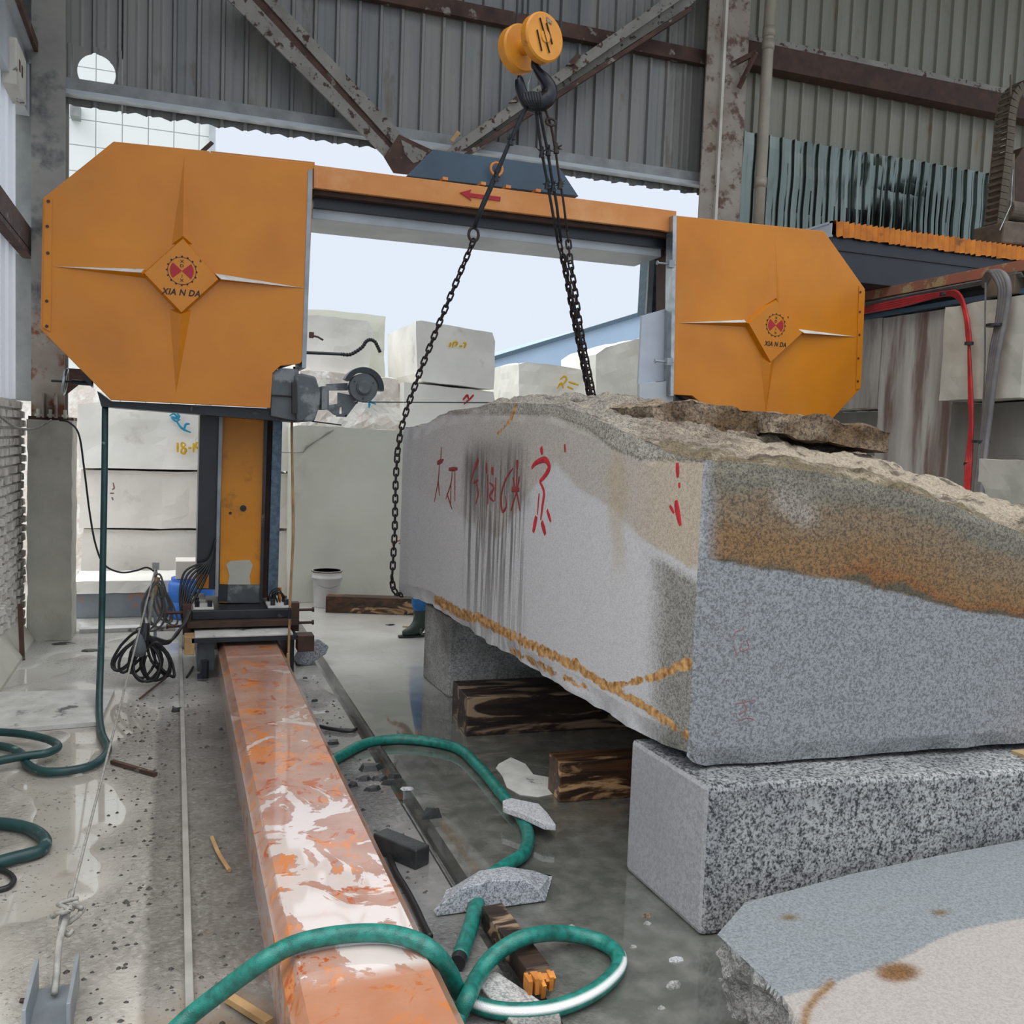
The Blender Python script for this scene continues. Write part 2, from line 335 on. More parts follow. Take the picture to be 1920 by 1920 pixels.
def beam_mat():
    n = NT('muddy_orange_paint'); co = n.map((1, .7, 1))
    a = n.noise(5.5, 8, co, .68, .8); b = n.noise(7.5, 8, n.map((1.0, .9, 1), (3, 1, 0)), .7, 1.2); s_ = n.xyz()
    near = n.ramp(n.math('DIVIDE', s_[1], 8.), [(.322, 1.), (.328, 0.)])
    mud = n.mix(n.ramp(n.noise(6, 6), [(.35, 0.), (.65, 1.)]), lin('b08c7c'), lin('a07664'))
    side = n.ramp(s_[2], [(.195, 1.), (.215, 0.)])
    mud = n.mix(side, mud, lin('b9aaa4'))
    c = n.mix(n.ramp(a, [(.55, 0.), (.60, 1.)]), mud, lin('c67a40'))
    c = n.mix(n.ramp(b, [(.57, 0.), (.61, 1.)]), c, lin('a9501c'))
    strk = n.ramp(n.noise(4, 7, n.map((3, .8, 1.5), (9, 0, 0)), .7, 1.5), [(.56, 0.), (.6, 1.)]); c = n.mix(n.math('MULTIPLY', strk, n.ramp(s_[2], [(.2, 1.), (.24, 0.)])), c, lin('d08a4c'))
    c = n.mix(n.math('MULTIPLY', near, .6), c, lin('ab6a3c'))
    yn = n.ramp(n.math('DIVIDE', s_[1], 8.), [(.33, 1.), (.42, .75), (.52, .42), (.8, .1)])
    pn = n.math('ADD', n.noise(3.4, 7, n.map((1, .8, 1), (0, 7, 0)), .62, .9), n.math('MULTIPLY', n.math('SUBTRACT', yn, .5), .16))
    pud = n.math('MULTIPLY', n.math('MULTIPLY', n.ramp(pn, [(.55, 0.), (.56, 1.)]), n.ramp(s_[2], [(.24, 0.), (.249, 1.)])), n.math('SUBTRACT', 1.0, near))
    n.col(n.mix(n.math('MULTIPLY', pud, .78), c, lin('cfc8c4'))); n.rough(n.math('SUBTRACT', .34, n.math('MULTIPLY', pud, .3)))  # pale mix paints the sky's reflection into the puddle colour
    n.b.inputs['Coat Weight'].default_value = .6; n.b.inputs['Coat Roughness'].default_value = .06
    q = n.n('ShaderNodeBump'); q.inputs['Strength'].default_value = .4; q.inputs['Distance'].default_value = .006
    n.l(n.math('MULTIPLY', n.noise(22, 6), n.math('SUBTRACT', 1.0, pud)), q.inputs['Height']); n.l(q.outputs[0], n.b.inputs['Normal']); return n.m
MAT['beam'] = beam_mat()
def floor_mat():
    n = NT('wet_concrete_floor'); s_ = n.xyz(); x, y = s_[0], s_[1]
    wob = n.math('MULTIPLY', n.math('SUBTRACT', n.noise(7, 4), .5), .05)
    xx = n.math('DIVIDE', n.math('ADD', n.math('ADD', x, wob), 2.), 8.)
    def p(v): return (v + 2) / 8
    zone = n.ramp(xx, [(0, lin('b2ada1')), (p(-.085), lin('b6b2a8')), (p(-.07), lin('827e75')), (p(.05), lin('8a867d')), (p(.075), lin('87837a')),
                      (p(.3), lin('605d58')), (p(.85), lin('77777a')), (p(1.05), lin('7c7b78')), (p(1.17), lin('585953')), (p(1.4), lin('565852')), (p(6), lin('585954'))])
    far = n.ramp(n.math('DIVIDE', n.math('ADD', y, n.math('MULTIPLY', n.noise(1.2, 3), 1.5)), 12.), [(.55, 0.), (.69, 1.)])
    c = n.mix(far, zone, n.mix(n.noise(2), lin('bdbcb5'), lin('d2d1cb')))
    big = n.noise(1.1, 6, None, .6); c = n.mix(n.math('MULTIPLY', n.ramp(big, [(.45, 0.), (.62, 1.)]), .45), c, n.mix(1., c, (.62, .6, .57, 1), 'MULTIPLY'))
    isleft = n.ramp(xx, [(p(.95), 1.), (p(1.15), 0.)])
    spk = n.ramp(n.noise(45, 4, None, .65), [(.6, 0.), (.64, 1.)]); c = n.mix(n.math('MULTIPLY', n.math('MULTIPLY', spk, isleft), n.ramp(n.noise(2.5, 3), [(.45, 0.), (.6, 1.)])), c, lin('2c2b2a'))
    br = n.ramp(n.noise(2.1, 5, n.map((1, 1, 1), (5, 2, 0)), .6), [(.62, 0.), (.74, 1.)]); c = n.mix(n.math('MULTIPLY', n.math('MULTIPLY', br, isleft), .75), c, lin('6a4a34'))
    dry = n.ramp(n.noise(9, 5), [(.4, 0.), (.7, 1.)]); c = n.mix(n.math('MULTIPLY', dry, .15), c, lin('c8c6c0'))
    n.col(c)
    pud = n.ramp(n.noise(.9, 3, n.map((1, .6, 1), (1.3, .4, 0))), [(.46, 1.), (.53, 0.)])
    rr = n.math('ADD', n.math('MULTIPLY', n.noise(12, 4), .22), .06)
    rr = n.math('ADD', n.math('MULTIPLY', rr, n.math('SUBTRACT', 1.0, pud)), n.math('MULTIPLY', pud, .035))
    rr = n.math('ADD', rr, n.math('MULTIPLY', far, .35)); n.rough(rr)
    rough_z = n.math('MULTIPLY', n.math('SUBTRACT', 1.0, pud), n.ramp(xx, [(p(1.02), 1.), (p(1.3), .12)]))
    h = n.math('MULTIPLY', n.math('ADD', n.noise(42, 6, n.map((1, .8, 1)), .68, .5), n.math('MULTIPLY', n.noise(5, 3), 1.2)), rough_z)
    n.bump(h, 1., .022); n.l(n.b.inputs['Normal'].links[0].from_socket, n.b.inputs['Coat Normal']); n.b.inputs['Specular IOR Level'].default_value = .7; n.b.inputs['Coat Weight'].default_value = .75; n.b.inputs['Coat Roughness'].default_value = .05; n.b.inputs['Coat IOR'].default_value = 1.6; return n.m
MAT['floor'] = floor_mat()
def glaze():
    n = NT('milky_light_panel'); n.col(n.mix(n.noise(3), lin('e8ecf2'), lin('d2d8e2'))); n.rough(.35); n.b.inputs['Transmission Weight'].default_value = .55; return n.m
n = NT('milky_light_panel'); tr = n.n('ShaderNodeBsdfTranslucent'); tr.inputs[0].default_value = (.95, .96, 1, 1); df = n.n('ShaderNodeBsdfDiffuse'); df.inputs[0].default_value = (.75, .77, .8, 1)
ms = n.n('ShaderNodeMixShader'); ms.inputs[0].default_value = .45; n.l(tr.outputs[0], ms.inputs[1]); n.l(df.outputs[0], ms.inputs[2]); n.l(ms.outputs[0], n.out.inputs[0]); MAT['glaze'] = n.m
exec_marker = None

# ================================================================== THE SETTING
# floor with a recessed slot for the pipe
f = MB()
xs = [-30, -.05, .06, 1.07, 1.16, 60]
for i in range(5):
    z = 0 if i != 3 else -.11
    if i in (0, 1, 2, 4): f.add([(xs[i], -12, z), (xs[i+1], -12, z), (xs[i+1], 90, z), (xs[i], 90, z)], [(0, 1, 2, 3)])
f.add([(1.07, -12, -.11), (1.16, -12, -.11), (1.16, 90, -.11), (1.07, 90, -.11)], [(0, 1, 2, 3)])
f.add([(1.07, -12, -.11), (1.07, 90, -.11), (1.07, 90, 0), (1.07, -12, 0)], [(0, 1, 2, 3)])
f.add([(1.16, -12, -.11), (1.16, 90, -.11), (1.16, 90, 0), (1.16, -12, 0)], [(0, 1, 2, 3)])
f.build('floor', MAT['floor'], origin=(0, 0, 0), kind='structure')
# corrugated sheets
def profile(x0, x1, pitch, deep, small=True):
    pts = []; x = x0
    while x < x1:
        pts += [(x, 0), (x + .012, -deep), (x + .034, -deep), (x + .046, 0)]
        if small:
            for q in (.5,): pts += [(x + pitch*q, 0), (x + pitch*q + .02, -deep*.12), (x + pitch*q + .04, 0)]
        x += pitch
    return [p for p in pts if p[0] <= x1] + [(x1, 0)]
def sheet(name, x0, x1, yy, z0, z1, m, pitch=.2, deep=.035, wob=0, **kw):
    pr = profile(x0, x1, pitch, deep); mb = MB(); n = len(pr); zs = [z0, z1]
    if wob: zs = [z0 + (z1 - z0) * k / 14 for k in range(15)]
    for z in zs:
        for i, (x, d) in enumerate(pr):
            dz = 0
            if z == z0: dz = .012 * math.sin(x * 31) + .015 * noise.noise(Vector((x * 5, 0, 0)))
            dy = wob * noise.noise(Vector((x * 1.2, z * 2.5, 3))) if wob else 0
            mb.v.append(Vector((x, yy + d + dy, z + dz)))
    for r in range(len(zs) - 1):
        for i in range(n - 1): mb.f.append([r*n+i, r*n+i+1, (r+1)*n+i+1, (r+1)*n+i])
    return mb, pr
zb = 4.50
mb, pr = sheet('w', -.46, 5.6, 9.02, zb, 8.5, None)
mb.build('wall_back', MAT['sheet'], kind='structure', solid=.002)
# the left strip of the wall with the round hole
hx, hz, hr = -.66, 4.80, .15
nx, nz = 60, 60; mb = MB(); x0, x1, z0, z1 = -.9, -.46, zb, 5.0
def pz(x):
    t = (x + .9) % .2
    return -.035 if .016 <= t <= .045 else (-.035 * t / .016 if t < .016 else (-.035 * (.061 - t) / .016 if t < .061 else 0))
idx = {}
for j in range(nz + 1):
    for i in range(nx + 1):
        x = x0 + (x1 - x0) * i / nx; z = z0 + (z1 - z0) * j / nz; d = math.hypot(x - hx, z - hz)
        if abs(d - hr) < .0052: x = hx + (x - hx) * hr / d; z = hz + (z - hz) * hr / d
        mb.v.append(Vector((x, 9.02 + pz(x), z)))
for j in range(nz):
    for i in range(nx):
        q = [j*(nx+1)+i, j*(nx+1)+i+1, (j+1)*(nx+1)+i+1, (j+1)*(nx+1)+i]; c = sum((mb.v[k] for k in q), Vector()) / 4
        if math.hypot(c.x - hx, c.z - hz) > hr - .001: mb.f.append(q)
m2, _ = sheet('w', -.9, -.46, 9.024, 4.96, 8.5, None); mb.add(m2.v, m2.f)
mb.build('wall_back', MAT['sheet'], kind='structure', solid=.002)
mb, _ = sheet('w', 5.6, 13, 9.02, 2.2, 8.5, None); mb.build('wall_right', MAT['sheet_green'], kind='structure', solid=.002)
# strip of unseen shed roof, added to dim the interior
MB().box(-1.6, 13, 5.6, 9.3, 8.5, 8.56).build('ceiling', MAT['sheet_green'], kind='structure')

# left wall: brick below, light panels above
LX = -1.2
mb = MB(); random.seed(3)
mb.box(LX - .3, LX - .03, 3, 9.0, 0, 1.99)
rows = 27; rh = 1.99 / rows
for r in range(rows):
    y = 3 - (r % 2) * .06
    while y < 9.0:
        wd = .115 + random.uniform(-.01, .01); o_ = random.uniform(-.012, .012); g = .006
        if y > 5.5 and y + wd < 9.05:
            q = random.uniform(-.012, .012)
            mb.add([(LX-.03, y+g, r*rh+g), (LX-.03, y+wd-g, r*rh+g), (LX-.03, y+wd-g, (r+1)*rh-g), (LX-.03, y+g, (r+1)*rh-g),
                    (LX+o_, y+g+.006, r*rh+g+.006), (LX+o_+q, y+wd-g-.006, r*rh+g+.004), (LX+o_+q*.5, y+wd-g-.008, (r+1)*rh-g-.008), (LX+o_+.004, y+g+.005, (r+1)*rh-g-.004)],
                   [(4,5,6,7), (0,1,5,4), (1,2,6,5), (2,3,7,6), (3,0,4,7)])
        y += wd
mb.build('wall_left', MAT['brick'], kind='structure')
mb = MB()
for k in range(26): mb.box(LX - .06, LX - .05 + .03 * (k % 2), 4.2 + k * .17, 4.37 + k * .17, 2.0, 3.25)
mb.build('window_1', MAT['glaze'], kind='structure')
mb = MB()
for k in range(26): mb.box(LX - .06, LX - .05 + .03 * (k % 2), 4.2 + k * .17, 4.37 + k * .17, 3.45, 4.4)
mb.build('window_2', MAT['glaze'], kind='structure')
MB().box(LX - .2, LX - .03, 3, 9.2, 4.78, 8.5).build('wall_left', MAT['sheet_dark'], kind='structure')
mb = MB().box(LX - .1, LX + .03, 3, 9.0, 4.36, 4.80).box(LX - .06, LX + .12, 3, 9.05, 4.80, 4.83)
mb.build('trim_1', MAT['pale_steel'], kind='structure')
MB().box(LX + .1, LX + .13, 3, 9.05, 4.79, 4.87).build('trim_2', MAT['rusty_dark'], kind='structure')
mb = MB().box(LX - .1, LX + .02, 3, 9.0, 3.22, 3.42); mb.build('trim_3', MAT['pale_steel'], kind='structure')
MB().box(LX + .02, LX + .06, 3, 9.0, 3.24, 3.42).box(LX-.02, LX + .06, 3, 9.0, 3.19, 3.23).build('trim_4', MAT['rusty_dark'], kind='structure')
MB().box(LX - .2, LX + .06, 9.06, 9.12, 2.0, 8.5).build('trim_5', MAT['purlin'], kind='structure')
MB().prism([(LX-.02, 4, 0), (LX+.12, 4, 0), (LX+.12, 4, .03), (LX-.02, 4, .24)], (0, 4.6, 0)).build('baseboard_left', MAT['concrete'], kind='structure')
# purlins and lintel along the back
MB().box(-.9, 5.2, 8.90, 8.97, 4.585, 4.69).build('trim_6', MAT['lintel'], kind='structure')
MB().box(-.9, 5.2, 8.86, 8.97, 4.55, 4.585).build('trim_7', MAT['pale_steel'], kind='structure')
mb = MB().box(-.9, 5.2, 8.90, 8.98, 5.79, 5.93); mb.build('trim_8', MAT['rusty_dark'], kind='structure')
a = Y(1405, 80, 8.9); b = Y(1920, 195, 8.9)
MB().box(a.x - .1, 13, 8.82, 8.98, a.z - .02, a.z + .05).build('trim_9', MAT['rusty'], kind='structure')
MB().box(a.x - .1, 13, 8.80, 8.98, a.z - .26, a.z - .02).build('trim_10', MAT['brown_steel'], kind='structure')
# shiny galvanised patch sheet
mb, _ = sheet('g', 5.62, 9.2, 8.90, 3.4, 5.18, None, pitch=.16, deep=.03, wob=.03)
tag(mb.build('galvanised_sheet', MAT['galv'], solid=.0015), 'shiny galvanised corrugated sheet fixed over the lower right wall', 'metal sheet')

# columns
def steel_column(x0, x1, y0, z0, z1, label, face, web, inner=True):
    o = empty('steel_column', ((x0+x1)/2, y0 + .15, z0), label, 'column', None)
    MB().box(x0, x1, y0, y0 + .014, z0, z1).build('flange', face, o)
    MB().box((x0+x1)/2 - .006, (x0+x1)/2 + .006, y0 + .014, y0 + .27, z0, z1).build('web', web, o)
    MB().box(x0, x1, y0 + .27, y0 + .284, z0, z1).build('flange', face, o)
    return o
c1 = steel_column(-1.12, -.87, 8.72, 1.84, 8.5, 'stained grey steel column standing on the concrete pillar, left of the saw', MAT['column'], MAT['column'])
MB().box(-1.119, -.871, 8.716, 8.722, 1.87, 2.72).build('rusted_lower_flange', MAT['column_rust2'], c1)
mb = MB().box(-1.14, -.80, 8.70, 9.02, 1.84, 1.87); mb.build('base_plate', MAT['rusty_dark'], c1)
for q in (-1.02, -.93): MB().box(q, q + .012, 8.55, 8.72, 1.86, 2.06).build('stiffener', MAT['column_rust'], c1)
for q in (-1.06, -.97, -.86): MB().cyl((q, 8.66, 1.86), (q, 8.66, 1.93), .016, seg=6).cyl((q, 8.66, 1.87), (q, 8.66, 1.89), .03, seg=6).build('anchor_bolt', MAT['quarry_grey'], c1)
MB().prism([(-.87, 8.75, 2.05), (-.62, 8.75, 2.28), (-.87, 8.75, 2.28)], (0, .012, 0)).build('gusset', MAT['rusty_dark'], c1)
c2 = empty('steel_column', (5.3, 8.75, 0), 'rust-flecked steel column between the gantry and the cream drainpipe', 'column')
a = Y(1330, 0, 8.7); b = Y(1312, 395, 8.7); a2 = Y(1362, 0, 8.7); b2 = Y(1345, 395, 8.7); xr = Y(1400, 100, 8.7).x
MB().box(5.04, 5.215, 8.70, 8.72, 0, 8.5).build('flange', MAT['column_rust'], c2)
MB().box(5.205, 5.235, 8.66, 8.70, 0, 8.5).build('edge_strip', MAT['column_lit'], c2)
MB().box(5.235, 5.52, 8.70, 8.99, 0, 8.5).build('web', MAT['column_rust'], c2)
p1 = Y(1372, 122, 8.68); p2 = Y(1418, 98, 8.5); p3 = Y(1385, 165, 8.65)
MB().bar(p1, p2, .03, .05).bar(p2, p3, .05, .03).build('bracket', MAT['rusty_dark'], c2)
# concrete pillar
rough_solid([(-1.14, 8.62, 0), (-.80, 8.62, 0), (-.80, 9.02, 0), (-1.14, 9.02, 0)], (0, 0, 1.84), 5, .012, 5, 'concrete_pillar', MAT['concrete'], sub=.09,
            label='tall grey concrete pillar carrying the left steel column', cat='pillar')
# diagonal braces
def brace(p, q, wdt, label):
    o = empty('diagonal_brace', tuple(q), label, 'brace')
    d = (Vector(q) - Vector(p)).normalized(); n_ = Vector((d.z, 0, -d.x)); n_ = n_ if n_.z > 0 else -n_
    MB().bar(Vector(p) + n_ * 0, Vector(q), .012, wdt, (0, 1, 0)).bar(Vector(p) + n_*(wdt*.5), Vector(q) + n_*(wdt*.5), .014, .09, (n_.x, 0, n_.z)).build('angle_face', MAT['rusty'], o)
    return o, n_, d
p = Y(415, -30, 8.72); q = Y(745, 305, 8.72)
o = empty('diagonal_brace', tuple(q), 'flaking grey angle brace sloping down from the top left to the gusset', 'brace')
def slant(o, pts, nm, m, y0, y1): MB().prism([Y(px, py, y0) for px, py in pts], (0, y1 - y0, 0)).build(nm, m, o)
slant(o, [(398, -30), (445, -30), (752, 300), (742, 318), (716, 288)], 'flange', MAT['rusty'], 8.66, 8.68)
slant(o, [(445, -30), (470, -30), (756, 268), (752, 300)], 'web', MAT['rusty_dark'], 8.70, 8.80)
slant(o, [(468, -30), (492, -30), (772, 272), (752, 286)], 'flange', MAT['rusty'], 8.68, 8.80)
slant(o, [(720, 294), (748, 252), (812, 282), (800, 312), (772, 328), (738, 324)], 'gusset_plate', MAT['rusty_dark'], 8.60, 8.612)
slant(o, [(752, 262), (800, 286), (792, 300), (775, 306), (760, 290)], 'paint_flake', MAT['rusty'], 8.595, 8.60)
o2 = empty('diagonal_brace', tuple(Y(850, 285, 8.7)), 'mottled grey and rust angle brace rising to the top of the right column', 'brace')
slant(o2, [(848, 270), (1262, -10), (1320, -30), (1330, -22), (1290, 14), (872, 284)], 'web', MAT['rusty'], 8.76, 8.80)
slant(o2, [(838, 282), (868, 258), (1262, -14), (1310, -40), (1316, -30), (1275, 0), (862, 286)], 'flange', MAT['rusty'], 8.66, 8.72)
slant(o2, [(872, 286), (1296, 12), (1298, 20), (880, 290)], 'edge', MAT['rusty_dark'], 8.64, 8.80)
slant(o2, [(844, 262), (858, 244), (864, 250), (850, 266)], 'wood_wedge', MAT['wood_pale'], 8.62, 8.66)
slant(o2, [(1062, 122), (1082, 100), (1090, 104), (1078, 120)], 'rust_tab', MAT['rusty_dark'], 8.62, 8.66)
slant(o2, [(955, 192), (975, 172), (980, 178), (972, 190)], 'rust_tab', MAT['rusty_dark'], 8.62, 8.66)
# drain pipe
o = empty('drain_pipe', tuple(Y(1428, 410, 8.6)), 'cream plastic drainpipe standing against the sheet wall beside the right column', 'pipe')
ax = Y(1445, 0, 8.6).x
MB().cyl((ax, 8.6, 2.5), (ax, 8.6, 8.5), .058, seg=24).build('pipe', MAT['pvc'], o, smooth=True)
for py in (60, 85, 345):
    z = Y(1440, py, 8.6).z; MB().cyl((ax, 8.6, z - .05), (ax, 8.6, z + .05), .064, seg=24).build('joint_collar', MAT['pvc'], o, smooth=True)
# junction box on the left wall
o = empty('junction_box', (LX + .05, 8.2, 4.2), 'small rust-stained cream box hung under the upper left girder', 'box')
MB().box(LX - .02, LX + .08, 7.98, 8.45, 4.28, 4.62).build('housing', MAT['column_lit'], o, bevel=.01)
for k in (0, 1): MB().box(LX + .08, LX + .084, 8.08 + k * .12, 8.13 + k * .12, 4.42, 4.5).build('slot', MAT['brown_steel'], o)

# ================================================================== STONE SAW
mach = empty('stone_saw_machine', (.47, 7.6, 0), 'orange gantry stone saw with two large wheel housings, its post on the floor beam', 'stone saw')
def plate(pts, y0, y1, nm, m, par=None, bevel=0, **kw): return MB().prism([Y(px, py, y0) for px, py in pts], (0, y1 - y0, 0)).build(nm, m, par or mach, bevel=bevel, **kw)
def text_mesh(s_, m, par, ctr, height, shear=0, wscale=1, wt=.0, bold=0):
    cu = bpy.data.curves.new('t', 'FONT'); cu.body = s_; cu.size = 1; cu.shear = shear; cu.extrude = .01; cu.offset = bold; cu.align_x = 'CENTER'; cu.space_character = 1.08
    ob = bpy.data.objects.new('t', cu); C.objects.link(ob); bpy.context.view_layer.update()
    me = bpy.data.meshes.new_from_object(ob.evaluated_get(bpy.context.evaluated_depsgraph_get())); bpy.data.objects.remove(ob)
    xs_ = [v.co.x for v in me.vertices]; ys_ = [v.co.y for v in me.vertices]; cx = (min(xs_)+max(xs_))/2; cy = (min(ys_)+max(ys_))/2; k = height / (max(ys_) - min(ys_))
    mb = MB(); mb.v = [Vector((ctr.x + (v.co.x - cx) * k * wscale, ctr.y - v.co.z * .1 - .0008, ctr.z + (v.co.y - cy) * k)) for v in me.vertices]
    mb.f = [list(p_.vertices) for p_ in me.polygons]; bpy.data.meshes.remove(me)
    return mb.build('lettering', m, par)
def cover(outline, star, y0, y1, nm, hinge, cut=None):
    cc_ = None
    cv = plate(outline, y0, y1, nm, MAT['orange'], bevel=.004)
    h = .05; dia = [Y(*p_, y0) for p_ in star['d']]; top = [Vector((p_.x, y0 - h, p_.z)) for p_ in dia]
    ctr = sum(dia, Vector()) / 4; top = [ctr + (p_ - ctr) * .93 - Vector((0, 0, 0)) for p_ in top]; top = [Vector((p_.x, y0 - h, p_.z)) for p_ in top]
    mb = MB().add(dia + top, [(4,5,6,7), (0,1,5,4), (1,2,6,5), (2,3,7,6), (3,0,4,7)])
    for tip, a_, b_, r_ in star['s']:
        T = Y(*tip, y0); A = Y(*a_, y0); B = Y(*b_, y0); R = Y(*r_, y0); R = Vector((R.x, y0 - h, R.z)); mb.add([T, A, B, R], [(0,1,3), (0,3,2), (1,2,3)])
    mb.build('star_emboss', MAT['orange'], cv)
    for i_ in (1, 2):
        tip, a_, b_, r_ = star['s'][i_]; T = Y(*tip, y0); A = Y(*(a_ if i_ == 1 else b_), y0); A = Y(*min((a_, b_), key=lambda q_: q_[1]), y0); R = Y(*r_, y0); R = Vector((R.x, y0 - h, R.z)); n_ = (A - T).cross(R - T).normalized(); n_ = n_ if n_.z > 0 else -n_
        g = (T + A + R) / 3; q_ = [p_ + n_ * .0015 for p_ in (T.lerp(g, .02), A.lerp(g, .02), R.lerp(g, .02))]; MB().prism(q_, n_ * .001).build('pale_facet', MAT['white_mud'], cv)  # pale sheet over the upper facet of each side spike
    # badge: gear ring, red wedges, letters
    c0 = Y(*star['c'], y0); yb = y0 - h - .001; R_ = star['r']; cc = Vector((c0.x, yb, c0.z))
    mb = MB(); n = 64
    for k in range(n):
        a0 = 2*math.pi*k/n; a1 = 2*math.pi*(k+1)/n
        P_ = [cc + Vector((math.cos(a)*r, 0, math.sin(a)*r)) for a, r in ((a0, R_*.9), (a1, R_*.9), (a1, R_*.93), (a0, R_*.93))]; mb.prism(P_, (0, -.0015, 0))
    for k in range(16):
        a0 = 2*math.pi*k/16; mb.prism([cc + Vector((math.cos(a0+d)*r, 0, math.sin(a0+d)*r)) for d, r in ((-.065, R_*.92), (.065, R_*.92), (.05, R_*1.02), (-.05, R_*1.02))], (0, -.0015, 0))
    mb.build('gear_ring', MAT['black_paint'], cv)
    for sgn in (0, math.pi):
        pts_ = [cc] + [cc + Vector((math.cos(sgn + t)*R_*.77, 0, math.sin(sgn + t)*R_*.77)) for t in np.linspace(-.72, .72, 12)]
        MB().prism(pts_, (0, -.0015, 0)).build('red_wedge', MAT['red_paint'], cv)
    for ch, dz in (('X', .64), ('D', .34), ('J', -.34), ('X', -.64)): text_mesh(ch, MAT['black_paint'], cv, cc + Vector((0, 0, dz * R_)), R_*.2, 0, 1.2)
    text_mesh('R', MAT['black_paint'], cv, cc + Vector((R_*1.22, 0, R_*.78)), R_*.16)
    t0 = Y(*star['t'], y0); text_mesh('XIA N DA', MAT['black_paint'], cv, Vector((t0.x, yb, t0.z)), star['th'], .25, star['tw'], bold=.022)
    for px, py in hinge:
        p_ = Y(px, py, y0); MB().cyl((p_.x, y0, p_.z), (p_.x, y0 - .012, p_.z), .011, seg=8).build('bolt', MAT['brown_steel'], cv)
    return cv
c_l = cover([(213,265),(392,283),(394,286),(587,306),(585,400),(578,560),(573,672),(562,682),(526,686),(511,700),(507,765),(208,750),(76,617),(80,372)],
      dict(d=[(343,445),(413,526),(340,592),(266,514)], c=(341,510), r=.100, t=(339,550), th=.043, tw=.9,
           s=[((345,296),(322,458),(361,458),(343,445)), ((100,500),(272,505),(275,522),(266,514)), ((572,541),(402,513),(414,527),(413,526)), ((330,738),(318,580),(358,582),(340,592))]),
      7.0, 7.04, 'left_wheel_cover', [(91,378),(89,425),(88,565),(88,612),(90,475)])
c_r = cover([(1268,404),(1545,433),(1622,542),(1614,728),(1560,786),(1430,772),(1330,768),(1298,742),(1263,740)],
      dict(d=[(1449,560),(1501,626),(1438,684),(1394,606)], c=(1448,611), r=.099, t=(1447,646), th=.040, tw=.85,
           s=[((1453,432),(1434,572),(1461,572),(1449,560)), ((1272,606),(1396,600),(1398,613),(1394,606)), ((1606,632),(1494,617),(1502,627),(1501,626)), ((1436,776),(1424,668),(1452,672),(1438,684))]),
      7.0, 7.04, 'right_wheel_cover', [(1612,548),(1611,585),(1610,628),(1608,672),(1607,715)])
# housings behind the covers
plate([(220,272),(578,312),(566,676),(520,690),(505,758),(212,742),(84,610),(88,378)], 7.04, 7.42, 'wheel_housing', MAT['brown_steel'])
plate([(1272,412),(1535,440),(1612,548),(1604,722),(1550,778),(1300,760),(1270,735)], 7.04, 7.42, 'wheel_housing', MAT['brown_steel'])
plate([(578,318),(586,318),(574,690),(566,690)], 6.995, 7.42, 'side_edge', MAT['steel_grey'])
plate([(84,372),(98,372),(95,622),(80,614)], 6.992, 7.0, 'hinge_strip', MAT['orange'], c_l)
plate([(1611,536),(1622,546),(1614,728),(1605,730)], 6.992, 7.0, 'hinge_strip', MAT['orange'], c_r)
plate([(376,281),(395,264),(401,268),(384,284)], 7.1, 7.13, 'lever', MAT['brown_steel'])
plate([(395,283),(590,304),(590,316),(395,294)], 7.06, 7.5, 'top_cover_strip', MAT['orange'])
# top beam
def band(nm, m, ya, yb, xl, xr, tl, tr, bl, br, **kw): return plate([(xl, tl), (xr, tr), (xr, br), (xl, bl)], ya, yb, nm, m, **kw)
ob = plate([(588,309),(1240,392),(1268,396),(1268,437),(1236,431),(588,352)], 7.06, 7.10, 'front_beam_plate', MAT['orange_b'], bevel=.003)
plate([(1085,384),(1238,402),(1238,430),(1085,408)], 7.056, 7.06, 'faded_patch', MAT['rusty'], ob) if False else None
plate([(588,310),(1268,396),(1268,402),(588,318)], 7.10, 7.62, 'beam_top_plate', MAT['orange_b'])
plate([(588,350),(1262,434),(1262,446),(588,364)], 7.12, 7.60, 'blade_guard_strip', MAT['brown_steel'])
plate([(588,352),(1262,436),(1262,438),(588,354)], 7.105, 7.118, 'saw_band', MAT['black'])
plate([(588,366),(1252,444),(1252,466),(588,388)], 7.2, 7.6, 'beam_web', MAT['navy'])
plate([(585,390),(1240,462),(1240,482),(585,410)], 7.25, 7.75, 'lower_box_beam', MAT['pale_steel'], bevel=.006)
arrow = [(863,362),(889,349),(882,360),(939,368),(938,377),(882,369),(884,377)]
plate([(862,361),(884,355),(881,362),(939,369),(938,377),(881,369),(884,376)], 7.052, 7.06, 'direction_arrow', MAT['red_paint'], ob)
bb = plate([(762,330),(812,280),(1046,311),(1060,330),(1085,368)], 7.25, 7.5, 'blue_tension_box', MAT['blue_box'], bevel=.004)
c0 = Y(931, 317, 7.2); mb = MB(); pts = [c0 + Vector((math.cos(a)*.048, 0, math.sin(a)*.048)) for a in np.linspace(0, 2*math.pi, 29)[:-1]]
mb.tube(pts, .011, 8, closed=True); mb.cyl(c0 + Vector((0, .04, -.07)), c0 + Vector((0, 0, -.05)), .014, seg=8); mb.build('lifting_eye', MAT['orange_b'], mach, smooth=True)
for px in (834, 905, 952, 1008):
    p_ = Y(px, 338 + (px - 834) * .128 - 2, 7.1); MB().box(p_.x - .02, p_.x + .02, 7.08, 7.24, p_.z - .01, p_.z + .012).build('bolt', MAT['orange_b'], mach)
